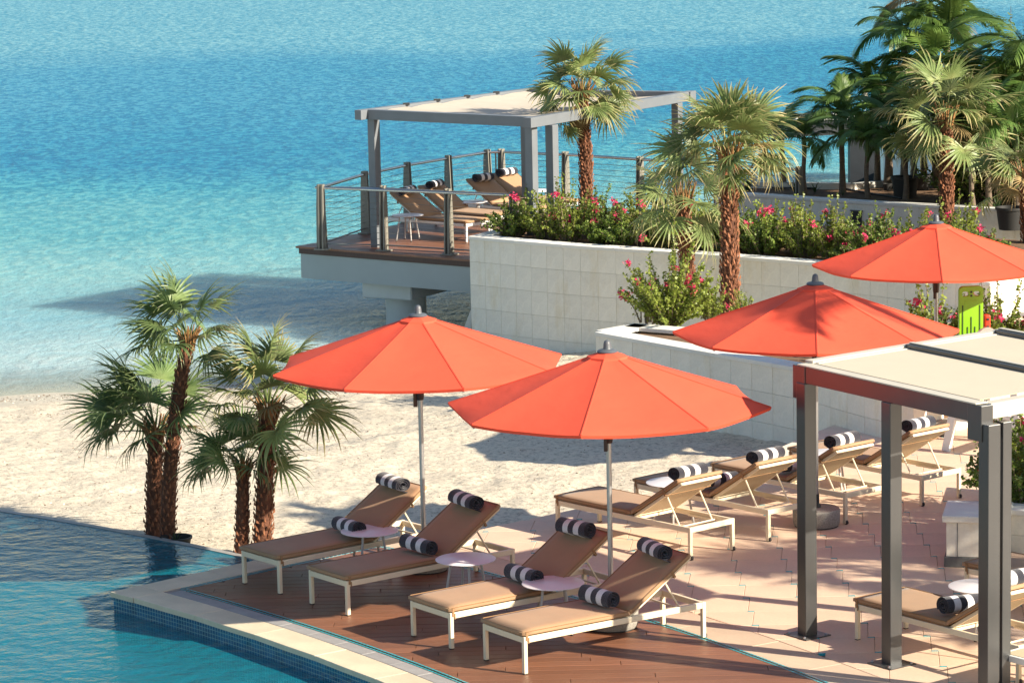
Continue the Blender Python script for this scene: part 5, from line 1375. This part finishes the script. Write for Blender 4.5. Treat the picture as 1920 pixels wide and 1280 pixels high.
# closed white parasol and globe lamp
def closed_parasol(px, py, z, label):
    g = at(px, py, z); t = thing('closed_parasol', (g.x, g.y, z), 0, label, 'parasol'); t.scale = (.52,)*3
    mb = MB(); mb.lathe([(.02, .6), (.13, .75), (.12, 1.2), (.09, 1.8), (.04, 2.35), (.012, 2.45)], n=10); mb.build('folded_canopy', 'sail', t, smooth=True)
    mb = MB(); mb.tube([(0, 0, 0), (0, 0, 2.5)], .02, 8); mb.build('pole', 'alu', t); return t
g = at(1622, 232, .6); closed_parasol(1622, 226, .62, 'folded white parasol standing on the far jetty')
g = P3d(1776, 40, 66); t = thing('lamp_post', (g.x, g.y, -1.0), 0, 'pale lamp post with a white cylindrical head behind the top right palms', 'lamp')
mb = MB(); mb.tube([(0, 0, 0), (0, 0, g.z+.65)], .05, 10); mb.build('pole', 'white_frame', t, smooth=True)
mb = MB(); mb.lathe([(.06, g.z+.6), (.16, g.z+.66), (.17, g.z+1.0), (.15, g.z+1.16), (.08, g.z+1.25), (.01, g.z+1.27)], n=18); mb.build('lamp_head', 'white_frame', t, smooth=True)

# ------------------------------------------------------------------ plinth and right planter
t = thing('stone_plinth', (pl.x, pl.y, 0), R(-12), 'low square stone plinth with a pale top slab beside the dark pergola post', 'plinth')
mb = MB(); mb.box((.30, .34, .05), (.62, .70, .10)); mb.build('base_course', 'slate', t, bevel=.006)
mb = MB(); mb.box((.30, .34, .275), (.58, .66, .348)); mb.build('shaft', 'limestone', t, bevel=.006)
mb = MB(); mb.box((.30, .34, .485), (.66, .74, .070)); mb.build('cap_stone', 'cap', t, bevel=.012)
mb = MB(); mb.box((.12, .02, .275), (.006, .03, .34)); mb.build('corner_joint', 'slate', t)
t, PD = stone_wall('planter_wall', [(pl.x+.62, pl.y+.35), (pl.x+1.4, pl.y-.1), (pl.x+2.6, pl.y-.9)], .50, [.49, .24, 0.0], 'low stone planter wall at the right edge behind the pergola', 'wall', .5)
soil_sheet('planter_soil', [(pl.x+.64, pl.y+.5), (pl.x+1.45, pl.y+.02), (pl.x+2.6, pl.y-.75), (pl.x+4, pl.y+2), (pl.x+1.3, pl.y+3.4)], .42)
mb = MB(); mb.prism([(pl.x+.66, pl.y+.45), (pl.x+.84, pl.y+.42), (pl.x+1.5, pl.y+3.3), (pl.x+1.3, pl.y+3.4)], 0, .44); o = mb.build('side_wall', 'limestone', t, off=Vector((PD[0].x, PD[0].y, 0)))

# ------------------------------------------------------------------ lifeguard chair, spine board
lf_ = at(1781, 846, 0); t = thing('lifeguard_chair', (lf_.x, lf_.y, 0), R(-38), 'tall white wooden lifeguard chair by the nearer stone wall, half hidden by the pergola roof', 'lifeguard chair')
def wbar(nm, a, b, w=.10, h=.05, m='white_wood', up=(0, 0, 1)):
    mb = MB(); mb.bar(a, b, w, h, up); return mb.build(nm, m, t, bevel=.004)
for sx_ in (0, 1):
    for sy_ in (0, 1):
        a = Vector((-.05+sx_*.95-(.12 if not sx_ else -.12)*0, sy_*.95, 0)); b = Vector((.12+sx_*.62, .15+sy_*.62, 1.22)); wbar('leg', a, b, .095, .06, up=(0, 1, 0))
for z, o in ((.42, .04), (.80, .08)):
    wbar('cross_board', (o-.02, .08, z), (o-.02, .85, z), .03, .12); wbar('cross_board', (.85-o*.3, .08, z), (.85-o*.3, .85, z), .03, .12)
    wbar('cross_board', (.03, .02+o, z+.0), (.85, .02+o, z+.0), .03, .12); wbar('cross_board', (.03, .90-o*.4, z), (.85, .90-o*.4, z), .03, .12)
mb = MB()
for k in range(6): 
    mb = MB(); mb.box((.44, .16+k*.125, 1.0), (.80, .115, .03)); mb.build('seat_slat', 'white_wood', t)
mb = MB(); pr = [(.16, 1.02), (.80, 1.02), (.80, 1.38)]+[(.48+.32*math.cos(a), 1.38+.16*math.sin(a)) for a in [PI*i/10 for i in range(1, 10)]]+[(.16, 1.38)]
n_ = len(pr); pr = [(.50+(y-.48)*.8, z) for y, z in pr]; vs = [Vector((.22, y-.1, z-.10)) for y, z in pr]+[Vector((.26, y-.1, z-.10)) for y, z in pr]; mb.add(vs, [tuple(range(n_)), tuple(range(2*n_-1, n_-1, -1))]+[(i, (i+1) % n_, n_+(i+1) % n_, n_+i) for i in range(n_)]); mb.build('backrest', 'beige_cloth', t, bevel=.006)
for sy_ in (.12, .84): wbar('armrest', (.10, sy_, 1.22), (.78, sy_, 1.22), .09, .03)
# towels and kit hung on it
bg_ = thing('gear_bag', (lf_.x+.30, lf_.y+.25, .80), R(20), 'black bag with a red and green strap hanging on the lifeguard chair', 'bag')
mb = MB(); mb.lathe([(.05, -.18), (.12, -.14), (.13, .05), (.09, .14), (.03, .18)], n=12); mb.build('bag_body', 'black_rubber', bg_, smooth=True)
mb = MB(); mb.tube([(-.12, -.05, .0), (-.13, -.08, .1), (-.05, -.1, .2), (.06, -.08, .16)], .012, 6); mb.build('strap', 'red_block', bg_, smooth=True)
mb = MB(); mb.box((-.02, -.13, -.06), (.10, .02, .05)); mb.build('tag_patch', 'lime', bg_)
# spine board, standing upright behind the chair
bc = P3d(1820, 537, 35.9); sb = thing('spine_board', (bc.x, bc.y, bc.z-1.46), R(8), 'lime green plastic spine board with slots, standing upright by the flowers', 'rescue board')
bm = bmesh.new(); Wb, Hb = .285, 1.46
def rr(cx, cz, w, h, rad_, n=6):
    out = []
    for qx, qz, a0 in ((1, 1, 0), (-1, 1, 90), (-1, -1, 180), (1, -1, 270)):
        for i in range(n+1): a = R(a0+90*i/n); out.append((cx+qx*(w/2-rad_)+rad_*math.cos(a), cz+qz*(h/2-rad_)+rad_*math.sin(a)))
    return out
holes = [rr(-.068, Hb-.085, .092, .068, .03), rr(.068, Hb-.085, .092, .068, .03)]
def holed(outer, holes, y0, y1, name, m, parent):
    cu = bpy.data.curves.new(name, 'CURVE'); cu.dimensions = '2D'; cu.fill_mode = 'BOTH'; cu.extrude = abs(y1-y0)/2; cu.bevel_depth = .006; cu.bevel_resolution = 1
    for lp_ in [outer]+holes:
        s_ = cu.splines.new('POLY'); s_.points.add(len(lp_)-1)
        for p_, q_ in zip(s_.points, lp_): p_.co = (q_[0], q_[1], 0, 1)
        s_.use_cyclic_u = True
    tmp = bpy.data.objects.new('tmp', cu); COL.objects.link(tmp); dg = bpy.context.evaluated_depsgraph_get(); me = bpy.data.meshes.new_from_object(tmp.evaluated_get(dg)); bpy.data.objects.remove(tmp)
    me.transform(Matrix.Translation((0, (y0+y1)/2, 0)) @ Matrix.Rotation(PI/2, 4, 'X')); me.name = name; me.materials.clear(); me.materials.append(M[m]); ob = bpy.data.objects.new(name, me); COL.objects.link(ob); ob.parent = parent; return ob
holed(rr(0, Hb/2, Wb, Hb, .05), holes, -.02, .02, 'board', 'lime', sb)
for x, z0, z1 in ((-.105, Hb-.62, Hb-.22), (.105, Hb-.62, Hb-.22), (0, Hb-.68, Hb-.36), (-.045, Hb-.86, Hb-.48), (.045, Hb-.86, Hb-.48), (-.03, .25, Hb-.78), (.03, .25, Hb-.78), (0, .3, Hb-.76)):
    mb = MB(); mb.box((x, -.0265, (z0+z1)/2), (.016, .012, z1-z0)); mb.build('slot', 'lime_dark', sb, bevel=.004)
for x in (-.014, .014):
    mb = MB(); mb.box((0, -.0275, Hb-.085+x*1.6), (.022, .012, .022)); mb.build('slot', 'black_rubber', sb)
mb = MB(); mb.box((0, -.0255, Hb-.19), (.16, .01, .05)); mb.build('label_plate', 'lime', sb, bevel=.003)
hb = thing('head_immobiliser', (bc.x+.20, bc.y+.05, bc.z-.55), R(8), 'red foam head block fixed beside the lime green spine board', 'head block')
mb = MB(); mb.box((0, 0, .10), (.07, .10, .20)); mb.build('upper_block', 'red_block', hb, bevel=.015)
mb = MB(); mb.box((.005, 0, -.10), (.065, .10, .18)); mb.build('lower_block', 'red_block', hb, bevel=.015)
for z in (.06, .15, -.08): mb = MB(); mb.box((.0, -.052, z), (.03, .012, .03)); mb.build('ear_hole', 'black_rubber', hb, bevel=.004)
# floor drain beside the wood deck
dr_ = at(452, 1113, 0)

# palms of the terrace just right of the view; their shade falls on the paving
for i, (x, y, z, sz) in enumerate(((9.6, 25.9, 3.4, 1.2), (10.9, 26.9, 3.9, 1.25), (10.6, 23.6, 3.3, 1.1))):
    fan_palm((x, y, 0), (x+.1, y, z), .13, ['fan palm right of the view nearest the dark pergola', 'tallest fan palm right of the view', 'fan palm right of the view closest to the camera'][i], 30, 400+i, sz, (0, 0), 'g', .1, group='fan palms right of the view')
feather_palm((9.6, 28.0, 0), (9.5, 28.05, 6.0), .07, 'feather palm outside the right edge, shading the third umbrella', 10, 410, 1.1, 'd', group='fan palms right of the view')

# crumbs of seaweed, shell and coral on the beach
rb_ = random.Random(77); cm = MB(); pale = MB()
for k in range(5200):
    if k < 1500:
        x = rb_.uniform(-10, .5); y = shore_y(x)-rb_.choice((.12, .5, 2.6))-abs(rb_.gauss(0, .16)); 
    else:
        x = rb_.uniform(-10, 4.5); y = rb_.uniform(29.5, 49)
        if mn.noise(Vector((x*.7, y*.5, 2))) < -.05: continue
    if y > shore_y(x)-.05 or (ang((x, y)) < A_TER+.01) or math.hypot(x-CEN.x, y-CEN.y) < R_INF+.1: continue
    z = bumpy(x, y)+.003; q = rb_.uniform(.006, .024); a = rb_.uniform(0, 6.3); u = Vector((math.cos(a), math.sin(a), 0))*q; v = Vector((-math.sin(a), math.cos(a), 0))*q*rb_.uniform(.25, .6); c = Vector((x, y, z))
    tgt = pale if rb_.random() < .25 else cm
    tgt.add([c-u, c+v, c+u, c-v, c+Vector((0, 0, q*.45))], [(0, 1, 4), (1, 2, 4), (2, 3, 4), (3, 0, 4)])
M['weed'] = mat('dry_seaweed', (.16, .10, .055), .9, .4, 30)
M['shell'] = mat('broken_shell', (.70, .66, .58), .7, .2, 30)
tag(cm.build('seaweed_crumbs', 'weed'), kind='stuff'); tag(pale.build('shell_fragments', 'shell'), kind='stuff')
